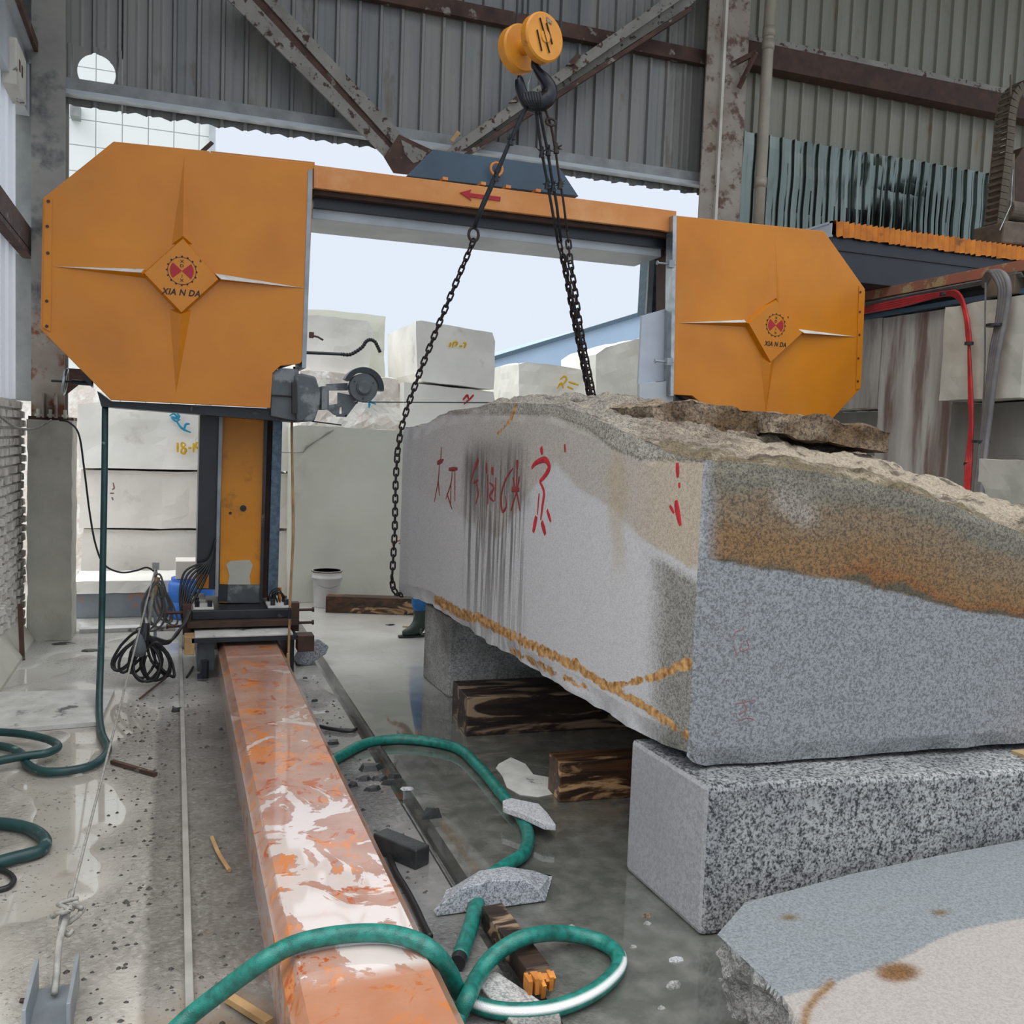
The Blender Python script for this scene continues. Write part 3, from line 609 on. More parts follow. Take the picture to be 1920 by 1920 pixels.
# right post and side panels of the right housing
plate([(1218,484),(1228,484),(1222,585),(1212,588)], 7.6, 7.63, 'post_flange', MAT['steel_grey'])
plate([(1228,482),(1240,480),(1235,585),(1222,587)], 7.62, 7.9, 'post_web', MAT['blue_rail'])
plate([(1240,480),(1250,478),(1245,580),(1235,583)], 7.6, 7.64, 'post_flange', MAT['brown_steel'])
plate([(1252,470),(1268,464),(1262,578),(1246,582)], 7.3, 7.32, 'side_plate', MAT['pale_steel'])
plate([(1204,592),(1258,576),(1258,712),(1197,720)], 7.12, 7.15, 'side_panel', MAT['pale_panel'])
plate([(1199,720),(1263,713),(1262,755),(1199,760)], 7.06, 7.1, 'side_panel', MAT['pale_steel'])
plate([(1262,404),(1269,404),(1263,742),(1257,742)], 6.99, 7.1, 'side_edge', MAT['silver'])
for px, py in ((1262, 496), (1258, 679)):
    p_ = Y(px, py, 6.97); MB().tube([p_ + Vector((-.14, 0, 0)), p_ + Vector((.02, 0, 0))], .008, 8).box(p_.x - .05, p_.x + .0, 6.94, 6.99, p_.z - .03, p_.z + .03).cyl(p_ + Vector((-.15, 0, 0)), p_ + Vector((-.14, 0, 0)), .018, seg=8).build('toggle_clamp', MAT['steel_grey'], mach)
p_ = Y(580, 628, 6.97); MB().tube([p_, p_ + Vector((.06, 0, -.01)), p_ + Vector((.1, 0, -.03))], .007, 8).box(p_.x, p_.x + .03, 6.95, 6.99, p_.z - .02, p_.z + .02).build('toggle_clamp', MAT['brown_steel'], mach)
MB().box(4.35, 4.95, 7.45, 7.95, 0, 2.4).build('right_post', MAT['navy'], mach)
# black guide under the right housing
plate([(1266,738),(1300,742),(1316,757),(1266,765)], 7.1, 7.35, 'blade_guide', MAT['navy'])
# tray below the left housing
plate([(182,733),(207,752),(508,766),(560,690),(562,792),(190,762)], 7.08, 7.5, 'lower_tray', MAT['dark_steel'])
plate([(508,700),(526,690),(560,692),(560,790),(508,780)], 7.02, 7.3, 'guide_carriage', MAT['arm_grey'], bevel=.004)
plate([(553,702),(566,700),(592,706),(601,735),(600,760),(590,790),(556,792)], 6.98, 7.22, 'carriage_block', MAT['arm_grey'], bevel=.015)
plate([(548,717),(556,717),(556,775),(548,775)], 6.97, 7.02, 'carriage_slot', MAT['black'])
plate([(597,734),(604,736),(604,758),(597,760)], 7.03, 7.15, 'carriage_neck', MAT['arm_grey'])
plate([(603,724),(614,724),(614,768),(603,768)], 7.0, 7.18, 'mount_flange', MAT['arm_grey'], bevel=.004)
# bracket with window openings, guide wheel and guard
g = MB(); yb0, yb1 = 7.04, 7.08
for q in ([(613,720),(652,718),(652,732),(613,732)], [(613,732),(617,732),(617,762),(613,762)], [(634,736),(680,745),(668,752),(634,760)], [(613,760),(672,752),(670,757),(637,764),(636,780),(628,778),(613,766)],
          [(642,760),(672,752),(650,781),(642,780)], [(636,776),(650,776),(650,782),(630,781)]): g.prism([Y(a, b, yb0) for a, b in q], (0, yb1 - yb0, 0))
g.build('wheel_bracket', MAT['arm_grey'], mach)
wc = Y(681, 727, 7.0); ww = MB().cyl((wc.x, 6.98, wc.z), (wc.x, 7.06, wc.z), .105, seg=36).cyl((wc.x, 6.965, wc.z), (wc.x, 6.98, wc.z), .055, seg=28).cyl((wc.x, 6.955, wc.z), (wc.x, 6.965, wc.z), .046, seg=28)
ww.build('guide_wheel', MAT['arm_grey'], mach, bevel=.004)
for k in range(3):
    a = k * 2.09 + .5; MB().cyl((wc.x + math.cos(a)*.08, 6.972, wc.z + math.sin(a)*.08), (wc.x + math.cos(a)*.08, 6.98, wc.z + math.sin(a)*.08), .006, seg=6).build('bolt', MAT['dark_steel'], mach)
pts = [wc + Vector((math.cos(a)*r, 0, math.sin(a)*r)) for a, r in [(t, .15) for t in np.linspace(-.12, 2.75, 22)] + [(t, .112) for t in np.linspace(2.75, -.12, 22)]]
pts = [Vector((p_.x, 6.97, p_.z)) for p_ in pts]; MB().prism(pts, (0, .12, 0)).build('wheel_guard', MAT['blue_box'] if False else MAT['navy'], mach)
# saw band running to the right behind the block, lower return, water line
p1 = Vector((wc.x, 7.02, wc.z - .105)); p2 = Y(1300, 757, 7.2)
MB().bar(p1, p2, .02, .008).build('saw_band', MAT['dark_steel'], mach)
MB().tube([Y(585, 790, 7.3), Y(640, 797, 7.35)], .005, 6).build('water_line', MAT['black'], mach)
MB().tube([Y(509, 741, 7.01), Y(555, 744, 7.01)], .006, 6).build('saw_band', MAT['black'], mach)
MB().tube([Y(573, 661, 7.1), Y(640, 664, 7.1)], .012, 8).build('hose_arm', MAT['dark_steel'], mach)
pth = catmull([Y(a, b, 7.1) for a, b in ((640,664),(655,665),(668,659),(680,650),(686,641),(694,637),(703,641),(709,652),(713,661))], 8)
MB().tube(pth, [.012 + .004 * (k % 3 == 0) for k in range(len(pth))], 8).build('segmented_nozzle', MAT['black'], mach)
# small switch rod below
# handwheel
hp = Y(122, 716, 7.25); mb = MB(); pts = [hp + Vector((math.sin(a)*.012, math.cos(a)*.08, math.sin(a)*.085)) for a in np.linspace(0, 2*math.pi, 25)[:-1]]
mb.tube(pts, .011, 8, closed=True)
for k in range(3): a = k * 2.094; mb.tube([hp, hp + Vector((0, math.cos(a)*.08, math.sin(a)*.085))], .007, 6)
mb.build('handwheel', MAT['silver'], mach, smooth=True)
MB().tube([Y(96, 714, 7.25), Y(135, 716, 7.25)], .008, 8).tube([Y(135, 716, 7.25), Y(175, 719, 7.25)], .018, 8).build('handwheel_shaft', MAT['dark_steel'], mach)
plate([(152,700),(172,700),(172,726),(160,714)], 7.2, 7.35, 'shaft_bearing', MAT['navy'])
# post (column)
post = plate([(375,776),(412,776),(405,1105),(368,1105)], 7.55, 8.0, 'post_side_cover', MAT['navy'])
plate([(368,1076),(392,1078),(391,1103),(367,1103)], 7.535, 7.55, 'orange_foot_panel', MAT['orange'], post)
plate([(411,776),(418,776),(409,1118),(403,1118)], 7.50, 7.62, 'post_edge', MAT['steel_grey'])
face = plate([(417,776),(423,776),(494,776),(498,790),(488,1130),(411,1130)], 7.56, 7.95, 'post_face', MAT['orange_col'])
plate([(424,1058),(432,1052),(468,1050),(474,1060),(468,1080),(470,1098),(426,1098),(430,1080)], 7.553, 7.56, 'peeled_patch', MAT['concrete'], face)
plate([(410,1095),(428,1096),(426,1128),(409,1128)], 7.55, 7.56, 'oily_patch', MAT['dark_steel'], face)
plate([(428,1096),(490,1096),(488,1130),(426,1130)], 7.55, 7.56, 'grimy_patch', MAT['arm_grey'], face)
hp = Y(456, 953, 7.555); MB().cyl((hp.x, 7.552, hp.z), (hp.x, 7.56, hp.z), .024, seg=20).build('post_hole', MAT['black'], face)
hp = Y(432, 962, 7.555); MB().cyl((hp.x, 7.552, hp.z), (hp.x, 7.56, hp.z), .011, seg=12).build('oil_spot', MAT['brown_steel'], face)
plate([(496,776),(502,776),(492,1125),(487,1125)], 7.53, 7.6, 'post_edge', MAT['dark_steel'])
plate([(502,776),(512,776),(503,1120),(492,1122)], 7.6, 7.9, 'inner_channel', MAT['brown_steel'])
plate([(512,776),(530,778),(521,1112),(502,1115)], 7.52, 7.9, 'guide_rail', MAT['blue_rail'], bevel=.004)
# base
zt = .46
a = Y(362, 1148, 7.25); b = Y(540, 1150, 7.25)
MB().box(.13, .86, 7.28, 7.95, .40, .47).build('base_plate', MAT['dark_steel'], mach, bevel=.006)
for q, (x0, x1, y0, y1) in enumerate([(.14,.29,7.3,7.52),(.14,.24,7.6,7.9),(.68,.84,7.3,7.52),(.72,.85,7.6,7.9)]):
    MB().box(x0, x1, y0, y1, .47, .49 + .01 * (q % 2)).build('clamp_plate', MAT['white_mud'], mach, bevel=.006)
for x_, y_ in ((.17,7.34),(.26,7.34),(.17,7.48),(.72,7.34),(.82,7.34),(.82,7.48),(.17,7.75),(.8,7.75),(.75,7.6)):
    MB().cyl((x_, y_, .49), (x_, y_, .535), .018, seg=6).build('clamp_bolt', MAT['dark_steel'], mach)
MB().box(.10, .90, 7.2, 7.98, .355, .40).build('base_rim', MAT['brown_steel'], mach, bevel=.003)
MB().box(.15, .84, 7.02, 7.28, .318, .335).build('front_step', MAT['white_mud'], mach, bevel=.004)
MB().box(.13, .87, 7.02, 7.9, .285, .318).build('step_frame', MAT['dark_steel'], mach)
MB().box(.17, .29, 7.1, 7.9, .06, .285).build('runner_leg', MAT['arm_grey'], mach, bevel=.004)
MB().box(.81, .86, 7.1, 7.9, .02, .285).build('runner_leg', MAT['dark_steel'], mach, bevel=.004)
MB().box(.08, .15, 7.02, 7.18, .20, .33).build('wiper_block', MAT['wood_pale'], mach, bevel=.004)
MB().box(.87, .99, 6.98, 7.12, .20, .32).build('wiper_block', MAT['brown_steel'], mach, bevel=.004)
MB().cyl((.22, 7.05, .02), (.22, 7.05, .15), .03, seg=10).box(.17, .2, 7.03, 7.07, .02, .05).build('levelling_foot', MAT['dark_steel'], mach)
for sx, x_ in ((-1, .10), (1, .88)):
    MB().box(x_ - .03, x_ + .03, 7.25, 7.33, .30, .52).build('adjuster_block', MAT['brown_steel'], mach, bevel=.003)
    for z_ in (.36, .46): MB().cyl((x_, 7.28, z_), (x_ + sx * .13, 7.28, z_), .011, seg=8).cyl((x_ + sx * .13, 7.28, z_), (x_ + sx * .145, 7.28, z_), .02, seg=6).build('adjuster_screw', MAT['brown_steel'], mach)
# cables at the foot of the post
for k in range(7):
    pts = catmull([Vector((.30 - .006 * k, 7.5, .98 - .03 * k)), Vector((.27 - .01 * k, 7.48, .80)), Vector((.2 - .02 * k, 7.42, .62 + .02 * k)), Vector((.12 - .012 * k, 7.36, .5 + .01 * k)), Vector((.07, 7.3, .38))], 6)
    MB().tube(pts, .009, 6).build('power_cable', MAT['black'], mach, smooth=True)
for k in range(4):
    pts = catmull([Vector((.72 + .02*k, 7.4, .50)), Vector((.70 + .02*k, 7.36, .58)), Vector((.76 + .015*k, 7.34, .62 - .02*k)), Vector((.80, 7.36, .52))], 6)
    MB().tube(pts, .005, 6).build('loose_wire', MAT['black'], mach)
MB().box(.775, .80, 7.5, 7.53, .47, .60).build('orange_tag', MAT['orange'], mach)

# ------------------------------------------------------------------ floor beam
L0, L1, R0, R1 = .315, .352, .728, .768
mb = MB(); secs = []
prof = [(L0, 0), (L0, .2), (L1, .25), (R0, .25), (R1, .2), (R1, 0)]
def beam_seg(y0, y1, prf):
    n = len(prf); ny = max(2, int((y1 - y0) / .3))
    for k in range(ny):
        a_ = y0 + (y1 - y0) * k / ny; b_ = y0 + (y1 - y0) * (k + 1) / ny
        s0 = len(mb.v); mb.v += [Vector((x, a_, z)) for x, z in prf] + [Vector((x, b_, z)) for x, z in prf]
        mb.f += [[s0+i, s0+i+1, s0+n+i+1, s0+n+i] for i in range(n - 1)]
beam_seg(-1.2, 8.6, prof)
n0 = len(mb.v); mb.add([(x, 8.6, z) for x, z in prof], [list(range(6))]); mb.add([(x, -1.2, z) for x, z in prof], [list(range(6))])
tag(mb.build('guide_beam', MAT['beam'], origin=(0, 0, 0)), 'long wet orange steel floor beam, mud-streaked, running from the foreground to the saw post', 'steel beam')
MB().box(.05, .076, 2.0, 9, 0, .02).build('ground_rail', MAT['rail_pale'], bevel=.003, label='thin pale steel rail set in the floor left of the orange beam', cat='rail')

# ================================================================== GRANITE BLOCK
def X0(y): return 1.85 - .062 * (y - 3.07)
def on_left(px, py, off=0):
    xx = 1.75
    for _ in range(6): p_ = at(px, py, 0, xx - off); xx = X0(p_.y)
    return p_
Y0 = 3.07; YF = 6.95; XR = 4.6
rowdef = [(3.07, [(1303,860),(1400,868),(1530,885),(1640,905),(1780,945),(1920,1000),(1990,1035)]),
          (4.2, [(1120,800),(1190,798),(1250,802),(1440,828),(1670,868),(1750,893),(1830,926),(1920,966),(1990,1004)]),
          (5.4, [(880,752),(930,745),(1000,740),(1110,734),(1190,742),(1300,770),(1500,820),(1800,915)]),
          (6.95, [(745,806),(820,790),(900,780),(1100,790),(1400,830)])]
rows_ = []
for yy, pp in rowdef: rows_.append((yy, [(Y(a, b, yy).x, Y(a, b, yy).z) for a, b in pp]))
edge = [(on_left(a, b).y, on_left(a, b).z) for a, b in ((1303,860),(1240,842),(1190,822),(1140,796),(1095,776),(1040,758),(985,756),(935,755),(880,765),(850,768),(820,778),(800,792),(785,800),(742,801))]
def Htop(x, y):
    zs = [pw(p_, x) for _, p_ in rows_]; z = pw([(rows_[i][0], zs[i]) for i in range(4)], y)
    d = max(0, x - X0(y)); w_ = min(1, d / .3); w_ = w_ * w_ * (3 - 2 * w_); w2 = min(1, max(0, (y - Y0) / .35)); 
    e_ = pw(edge, y); z = e_ * (1 - w_) + z * w_
    if y < Y0 + .35: z = pw(rows_[0][1], x) * (1 - w2) + z * w2
    return z
bot = [(on_left(a, b).y, on_left(a, b).z) for a, b in ((1283,1412),(1240,1400),(1170,1362),(1100,1316),(1000,1258),(925,1212),(845,1160),(800,1130),(742,1112))]
def Zbot(x, y):
    z = pw(bot, y) + .012 * noise.noise(Vector((x * 6, y * 9, 0))); return z if x < X0(y) + .1 else .60 + .01 * noise.noise(Vector((x * 3, y * 3, 5)))
fb = [(Y(a, b, Y0).x, Y(a, b, Y0).z) for a, b in ((1283,1412),(1300,1430),(1325,1438),(1400,1434),(1500,1426),(1700,1412),(1920,1394),(1990,1388))]
mb = MB(); tags = []
def grid(fn, nu, nv, kind):
    s0 = len(mb.v)
    for j in range(nv + 1):
        for i in range(nu + 1): mb.v.append(Vector(fn(i / nu, j / nv))); tags.append(kind)
    mb.f.extend([[s0+j*(nu+1)+i, s0+j*(nu+1)+i+1, s0+(j+1)*(nu+1)+i+1, s0+(j+1)*(nu+1)+i] for j in range(nv) for i in range(nu)])
def leftf(u, v):
    y = Y0 + (YF - Y0) * u; zt = Htop(X0(y), y); zb_ = Zbot(X0(y), y); z = zb_ + (zt - zb_) * v
    rg = max(0, 1 - v * 14) + max(0, (v - .93) * 10) * (1 if y > 3.4 else .2)
    return (X0(y) + .03 * rg * (.6 + noise.noise(Vector((0, y * 7, z * 7)))), y, z)
def frontf(u, v):
    x = X0(Y0) + (XR - X0(Y0)) * u; zt = Htop(x, Y0); zb_ = pw(fb, x); z = zb_ + (zt - zb_) * v
    rg = max(0, 1 - v * 16) + max(0, (v - .96) * 18)
    return (x, Y0 + .02 * rg * (.6 + noise.noise(Vector((x * 6, 0, z * 6)))), z)
def topf(u, v):
    y = Y0 + (YF - Y0) * v; x = X0(y) + (XR - X0(y)) * u; k = min(1, u * 30, (1 - u) * 30, v * 30, (1 - v) * 30)
    q_ = noise.noise(Vector((x * 2.1, y * 3.3, 1))) * 3 + noise.noise(Vector((x * 6, y * 9, 4))); n_ = (math.floor(q_) + min(1, (q_ - math.floor(q_)) * 4)) * .018 + fbm((x, y, 0), 8, 5) * .03 - .02
    z = Htop(x, y) + n_ * k
    if k < 1e-6: return leftf(v, 1) if u == 0 else (frontf(u, 1) if v == 0 else (x, y, z))
    return (x, y, z)
grid(leftf, 300, 110, 0); grid(frontf, 220, 110, 1); grid(topf, 150, 220, 2)
def rightf(u, v): y = Y0 + (YF - Y0) * u; zt = Htop(XR, y); return (XR, y, .6 + (zt - .6) * v)
def backf(u, v): x = X0(YF) + (XR - X0(YF)) * u; zt = Htop(x, YF); return (x, YF, Zbot(x, YF) + (zt - Zbot(x, YF)) * v)
def botf(u, v):
    y = Y0 + (YF - Y0) * v; x = X0(y) + (XR - X0(y)) * u
    if u == 0: return leftf(v, 0)
    if v == 0: return frontf(u, 0)
    return (x, y, Zbot(x, y))
grid(rightf, 40, 12, 3); grid(backf, 40, 12, 3); grid(botf, 60, 60, 3)
blk = mb.build('granite_block', MAT['granite_attr'], smooth=False, label='huge grey granite block with rough brown top and red painted characters on its long side', cat='stone block')
def sstep(a, b, x): t = np.clip((x - a) / (b - a), 0, 1); return t * t * (3 - 2 * t)
def seg_dist(px, py, poly):
    d = np.full(px.shape, 1e9)
    for (x1, y1), (x2, y2) in zip(poly, poly[1:]):
        L = (x2-x1)**2 + (y2-y1)**2; t = np.clip(((px-x1)*(x2-x1) + (py-y1)*(y2-y1)) / L, 0, 1)
        d = np.minimum(d, np.hypot(px - x1 - t*(x2-x1), py - y1 - t*(y2-y1)))
    return d
P = np.array([tuple(v) for v in mb.v]); kd = np.array(tags); px, py = projn(P); N = len(P)
nz_ = np.array([fbm(p_, 3, 3) for p_ in mb.v])
tint = np.zeros((N, 4)); tint[:, :3] = np.array(lin('a5a9ae')[:3]); tint[:, 3] = .45
stain = np.zeros((N, 4)); stain[:, 3] = 1
def setc(mask, c, sp_=None):
    m_ = mask[:, None]; tint[:, :3] = tint[:, :3] * (1 - m_) + np.array(lin(c)[:3]) * m_
    if sp_ is not None: tint[:, 3] = tint[:, 3] * (1 - mask) + sp_ * mask
L = (kd == 0).astype(float); Fm = (kd == 1).astype(float); T = (kd == 2).astype(float)
lb = np.interp(px, [740,820,930,1040,1100,1160,1230,1290], [900,940,1010,870,925,962,1022,1062]) + nz_ * 14
up_ = sstep(6, -6, py - lb)
setc(L, 'bbbcbe', .25)
setc(L * up_ * sstep(700, 1000, px), 'aaa59e', .35)
setc(L * up_ * sstep(1150, 1260, px), 'b0a594', .4)
setc(L * sstep(1205, 1255, px + nz_ * 12) * sstep(1030, 1060, py - (px - 1230) * .6), '85857f', .9)
setc(L * sstep(26, 8, np.abs(px - 1160) + nz_ * 20) * sstep(1110, 1000, py) * sstep(780, 900, py) * .5, 'a6977a')
# rough, coarse band under the crest of the left side
rb = np.interp(px, [880,960,1030,1100,1150,1200,1250,1300], [775,775,775,800,840,858,862,862])
setc(L * sstep(4, -4, py - rb - nz_ * 12), '96928a', 1.)
# streaks of dark drips
stain[:, 0] = L * sstep(862, 880, px + nz_*8) * sstep(992, 968, px + nz_*8) * sstep(815, 880, py) * (1 - .55 * sstep(1000, 1200, py))
setc(L * sstep(20, 6, np.abs(px - 888) + nz_*10) * sstep(1010, 900, py) * sstep(830, 870, py) * .85, '5f5c5a')
setc(L * sstep(60, 30, np.abs(px - 930) + nz_*30) * sstep(975, 920, py) * sstep(800, 850, py) * .55, '6f6c6a')
# rust veins
v1 = seg_dist(px, py, [(822,1126),(860,1150),(900,1160),(960,1192),(1020,1222),(1075,1246)]); v2 = seg_dist(px, py, [(1075,1246),(1120,1275),(1180,1308),(1230,1338),(1286,1378)])
v3 = seg_dist(px, py, [(1130,1288),(1180,1280),(1230,1268),(1288,1244)]); v4 = seg_dist(px, py, [(935,812),(955,790),(968,762)]); v5 = seg_dist(px, py, [(960,1220),(1040,1262),(1100,1290)])
stain[:, 1] = L * np.clip(1.15 * np.exp(-(v1/11)**2) + 1.1 * np.exp(-(v2/9)**2) + 1.15 * np.exp(-(v3/np.interp(px, [1130,1288], [4,13]))**2) + .9 * np.exp(-(v5/8)**2) + np.exp(-(v4/4)**2), 0, 1.2)
# front face: grey below, brown weathered band above
sl = np.interp(px, [1290,1330,1400,1500,1560,1640,1750,1850,1920,2000], [1040,1047,1060,1075,1080,1102,1130,1152,1158,1165]) + nz_ * 7
brn = Fm * sstep(3, -3, py - sl) * sstep(1322, 1362, px + nz_ * 10)
setc(Fm, '83878a', .8)  # darker grey than the long side: the front's weaker light painted in
setc(Fm * sstep(1335, 1290, px) * sstep(1060, 1030, py) * .9, 'a9a9aa', .4)
rel = np.clip((sl - py) / (sl - np.interp(px, [1300,1400,1530,1640,1780,1920], [860,868,885,905,945,1000])), 0, 1) + nz_ * .1
setc(brn, '776650', 1.)
setc(brn * sstep(.55, .25, rel), '7b5f3e', .95)
setc(brn * sstep(.2, .05, rel) * sstep(1500, 1620, px), '7d532c', .9)
setc(brn * sstep(.62, .85, rel), '6f6b5e', 1.)
setc(brn * sstep(.06, .0, rel), '4f4a3a', .8)
setc(brn * sstep(60, 20, np.abs(px - 1490)) * sstep(.95, .6, rel) * sstep(.45, .6, rel) * .4, 'a9a9a4')
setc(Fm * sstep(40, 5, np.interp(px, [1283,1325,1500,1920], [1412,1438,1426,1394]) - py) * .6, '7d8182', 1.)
# the rough top
setc(T, '8d8172', 1.)
nz2 = np.array([fbm((p_.x * 6, p_.y * 14, 3), 1, 4) if k_ == 2 else 0 for p_, k_ in zip(mb.v, tags)])
setc(T * sstep(-.1, .35, nz_), '6b5f4e')
yd = P[:, 1]; setc(T * sstep(3.45, 3.65, yd + nz_ * .15) * sstep(4.6, 4.3, yd) * sstep(1350, 1450, px), 'aa9e8b', .6)
setc(T * sstep(3.55, 3.4, yd + nz_ * .1), '6e624a', .9)
setc(T * sstep(1250, 1150, px), '9b958a', 1.)
setc(T * sstep(.25, .5, nz2) * .8, '4a3d2e', 1.); setc(T * sstep(-.2, -.45, nz2) * .5, 'b5a994', .9)
stain[:, 2] = T * 1.6 + Fm * brn * .15 + .05
stain[:, 2] += L * sstep(4, -4, py - rb) * .5
me = blk.data
for nm, arr in (('tint', tint), ('stain', stain)):
    ca = me.color_attributes.new(nm, 'FLOAT_COLOR', 'POINT'); ca.data.foreach_set('color', arr.astype(np.float32).ravel())

# red painted characters
def strokes(par, fn, lst, m, nm='red_marking', wpx=5, smooth=True):
    for st in lst:
        wd = wpx
        if isinstance(st[0], (int, float)): wd = st[0]; st = st[1:]
        q = [fn(a, b) for a, b in st]; pts = catmull(q, 5) if len(q) > 2 else [q[0], (q[0] + q[1]) / 2, q[1]]
        n_ = len(pts); sc_ = (q[0] - Vector((0, 0, CH))).length / FPX
        r_ = [wd * 1.45 * sc_ * .5 * (.45 + .55 * math.sin(math.pi * min(1, (i + .6) / n_))) for i in range(n_)]
        tmp = MB().tube(pts, r_, 6); c_ = sum(pts, Vector()) / n_
        ax = 0 if par.get('flat', 'x') == 'x' else 1
        for v in tmp.v: pass
        g_ = MB(); g_.v = tmp.v; g_.f = tmp.f
        acc.add(g_.v, g_.f)
blk['flat'] = 'x'
def lf(a, b): p_ = on_left(a, b); return p_ + Vector((-.001, 0, 0))
for nm, m_, wd, lst in (
    ('red_character', 'red_dull', 3.5, [[(820,868),(832,862)],[(828,838),(826,870)],[(824,866),(822,900),(814,942)],[(822,900),(824,930)],[7,(820,868),(830,864)]]),
    ('red_character', 'red_dull', 3.5, [[6,(842,880),(858,879)],[(848,880),(846,905),(836,936)],[(846,905),(845,950)],[(853,880),(853,940)],[(838,925),(848,955)]]),
    ('red_character', 'red_dull', 4.5, [[8,(897,860),(890,880)],[(890,878),(882,905)],[(893,905),(897,925),(892,945)],[(888,905),(897,900)]]),
    ('red_character', 'red_dull', 4.5, [[7,(912,868),(912,888)],[9,(923,876),(924,890)],[(915,890),(915,945)],[(930,895),(928,940)],[(918,905),(926,915),(918,930),(926,940)]]),
    ('red_character', 'red_dull', 5.5, [[(962,878),(948,900),(940,930),(942,958),(949,950),(948,930)]]),
    ('red_character', 'red_dull', 4.5, [[8,(970,862),(970,880)],[(970,870),(968,930)],[8,(960,918),(974,918)],[(968,925),(958,958)],[(970,925),(975,958)],[(962,895),(966,915)],[(974,893),(971,915)]]),
    ('red_character', 'red_spray', 8, [[9,(1015,838),(1017,852)],[9,(997,878),(1005,868),(1022,862),(1030,876),(1022,892),(1012,903)],[7,(1012,903),(1020,922),(1017,950),(1014,975)],[4,(1011,925),(1008,965)],[10,(1006,968),(1000,998)],[10,(1016,978),(1023,1002)],[7,(1026,956),(1033,978)]]),
    ('red_dot', 'red_spray', 5, [[(1059,833),(1060,848)]]),
    ('red_mark', 'red_spray', 8, [[(1270,868),(1271,895)],[5,(1274,905),(1274,915)],[11,(1268,938),(1270,955),(1276,985)],[6,(1256,948),(1264,962)]])):
    acc = MB()
    strokes(blk, lf, lst, MAT[m_], wpx=wd)
    for v in acc.v:
        xs_ = X0(v.y) - .001; v.x = xs_ + (v.x - xs_) * .12
    acc.build(nm, MAT[m_], blk)
def ff(a, b): return Y(a, b, Y0 - .001)
for lst in ([[(1372,1200),(1380,1185),(1395,1180)],[(1392,1205),(1388,1220),(1404,1215),(1400,1200)],[(1376,1210),(1382,1230)]], [[(1392,1315),(1400,1330),(1385,1340)],[(1380,1320),(1416,1312)],[(1380,1352),(1402,1346),(1414,1350)]]):
    acc = MB(); strokes(blk, ff, lst, None, wpx=1.6)
    for v in acc.v: v.y = Y0 - .001 + (v.y - Y0) * .2
    acc.build('faint_red_mark', MAT['red_faint'], blk)

# broken slabs lying on the block
def ontop(pts, yy, th, nm, mm, label, seed, amp=.03):
    o_ = rough_solid([Y(a, b, yy) for a, b in pts], (0, th, 0), 5, amp, 7, nm, MAT[mm], seed=seed, sub=.06, label=label, cat='rock')
    return o_
ontop([(1222,760),(1300,748),(1380,762),(1436,784),(1440,806),(1402,822),(1370,816),(1300,800),(1230,790)], 4.35, .55, 'rock_slab', 'mossy', 'broken brown stone slab on top of the big block, nearer its left edge', 4)
ontop([(1440,772),(1530,776),(1600,792),(1672,810),(1668,852),(1600,838),(1520,826),(1442,812)], 4.25, .6, 'rock_slab', 'mossy', 'broken brown stone slab on top of the big block, the longer right-hand piece', 9)

# ---------------------------------------------------------------- supports and timbers
def stone(name, mm, x0, x1, y0, y1, z0, z1, label, seed=1, amp=.006, freq=6, sub=.09, cuts=5, cat='stone block', rot=0, bevel=0, **kw):
    pts = [Vector(p_) for p_ in ((x0,y0,z0),(x1,y0,z0),(x1,y1,z0),(x0,y1,z0))]
    if rot:
        c_ = sum(pts, Vector()) / 4; R_ = Matrix.Rotation(rot, 3, 'Z'); pts = [c_ + R_ @ (p_ - c_) for p_ in pts]
    o_ = rough_solid(pts, (0, 0, z1 - z0), cuts, amp, freq, name, MAT[mm], seed=seed, sub=sub, label=label, cat=cat, **kw)
    return o_
pts = [Vector((1.852, 2.917, 0)), Vector((4.9, 2.79, 0)), Vector((4.93, 3.37, 0)), Vector((1.83, 3.50, 0))]
a = MB(); a.add(pts + [p_ + Vector((0, 0, .575 if i_ in (0, 3) else .49)) for i_, p_ in enumerate(pts)], [(0,3,2,1),(4,5,6,7),(0,1,5,4),(1,2,6,5),(2,3,7,6),(3,0,4,7)])
tag(a.build('support_block', MAT['granite_wet'], bevel=.022), 'low speckled granite block carrying the near end of the huge block', 'stone block')
a = MB().prism([Vector((1.824, 6.26, 0)), Vector((3.4, 6.2, 0)), Vector((3.4, 6.8, 0)), Vector((1.792, 6.85, 0))], (0, 0, .565))
tag(a.build('support_block', MAT['granite_mid'], bevel=.012), 'pale granite block carrying the far end of the huge block', 'stone block')
def timber(p_, q_, w_, h_, m_, label, z=0, nm='timber_beam'):
    mb_ = MB(); p_ = Vector(p_); q_ = Vector(q_); d = q_ - p_
    mb_.bar(p_ + Vector((0, 0, h_/2 + z)), q_ + Vector((0, 0, h_/2 + z)), w_, h_)
    o_ = mb_.build(nm, m_, bevel=.006, label=label, cat='timber'); return o_
timber((1.70, 5.50, 0), (3.3, 5.44, 0), .22, .24, MAT['timber_dark'], 'dark wet squared timber under the huge block, the nearer of the two behind the light puddle')
timber((1.74, 5.78, 0), (3.3, 5.74, 0), .2, .22, MAT['timber_dark'], 'dark weathered timber lying behind the long squared timber under the block')
timber((1.85, 4.36, 0), (3.2, 4.27, 0), .19, .2, MAT['timber_tan'], 'short brown-and-tan squared timber just behind the near support block')
timber((1.49, 9.67, 0), (2.6, 9.32, 0), .16, .17, MAT['timber_tan'], 'squared timber on the pale floor in front of the grey slab wall')
MB().box(3.45, 3.8, 2.84, 3.05, .525, .545).build('orange_shim', MAT['rust_orange'], label='rusty orange shim plate on the near support block at the right', cat='shim')

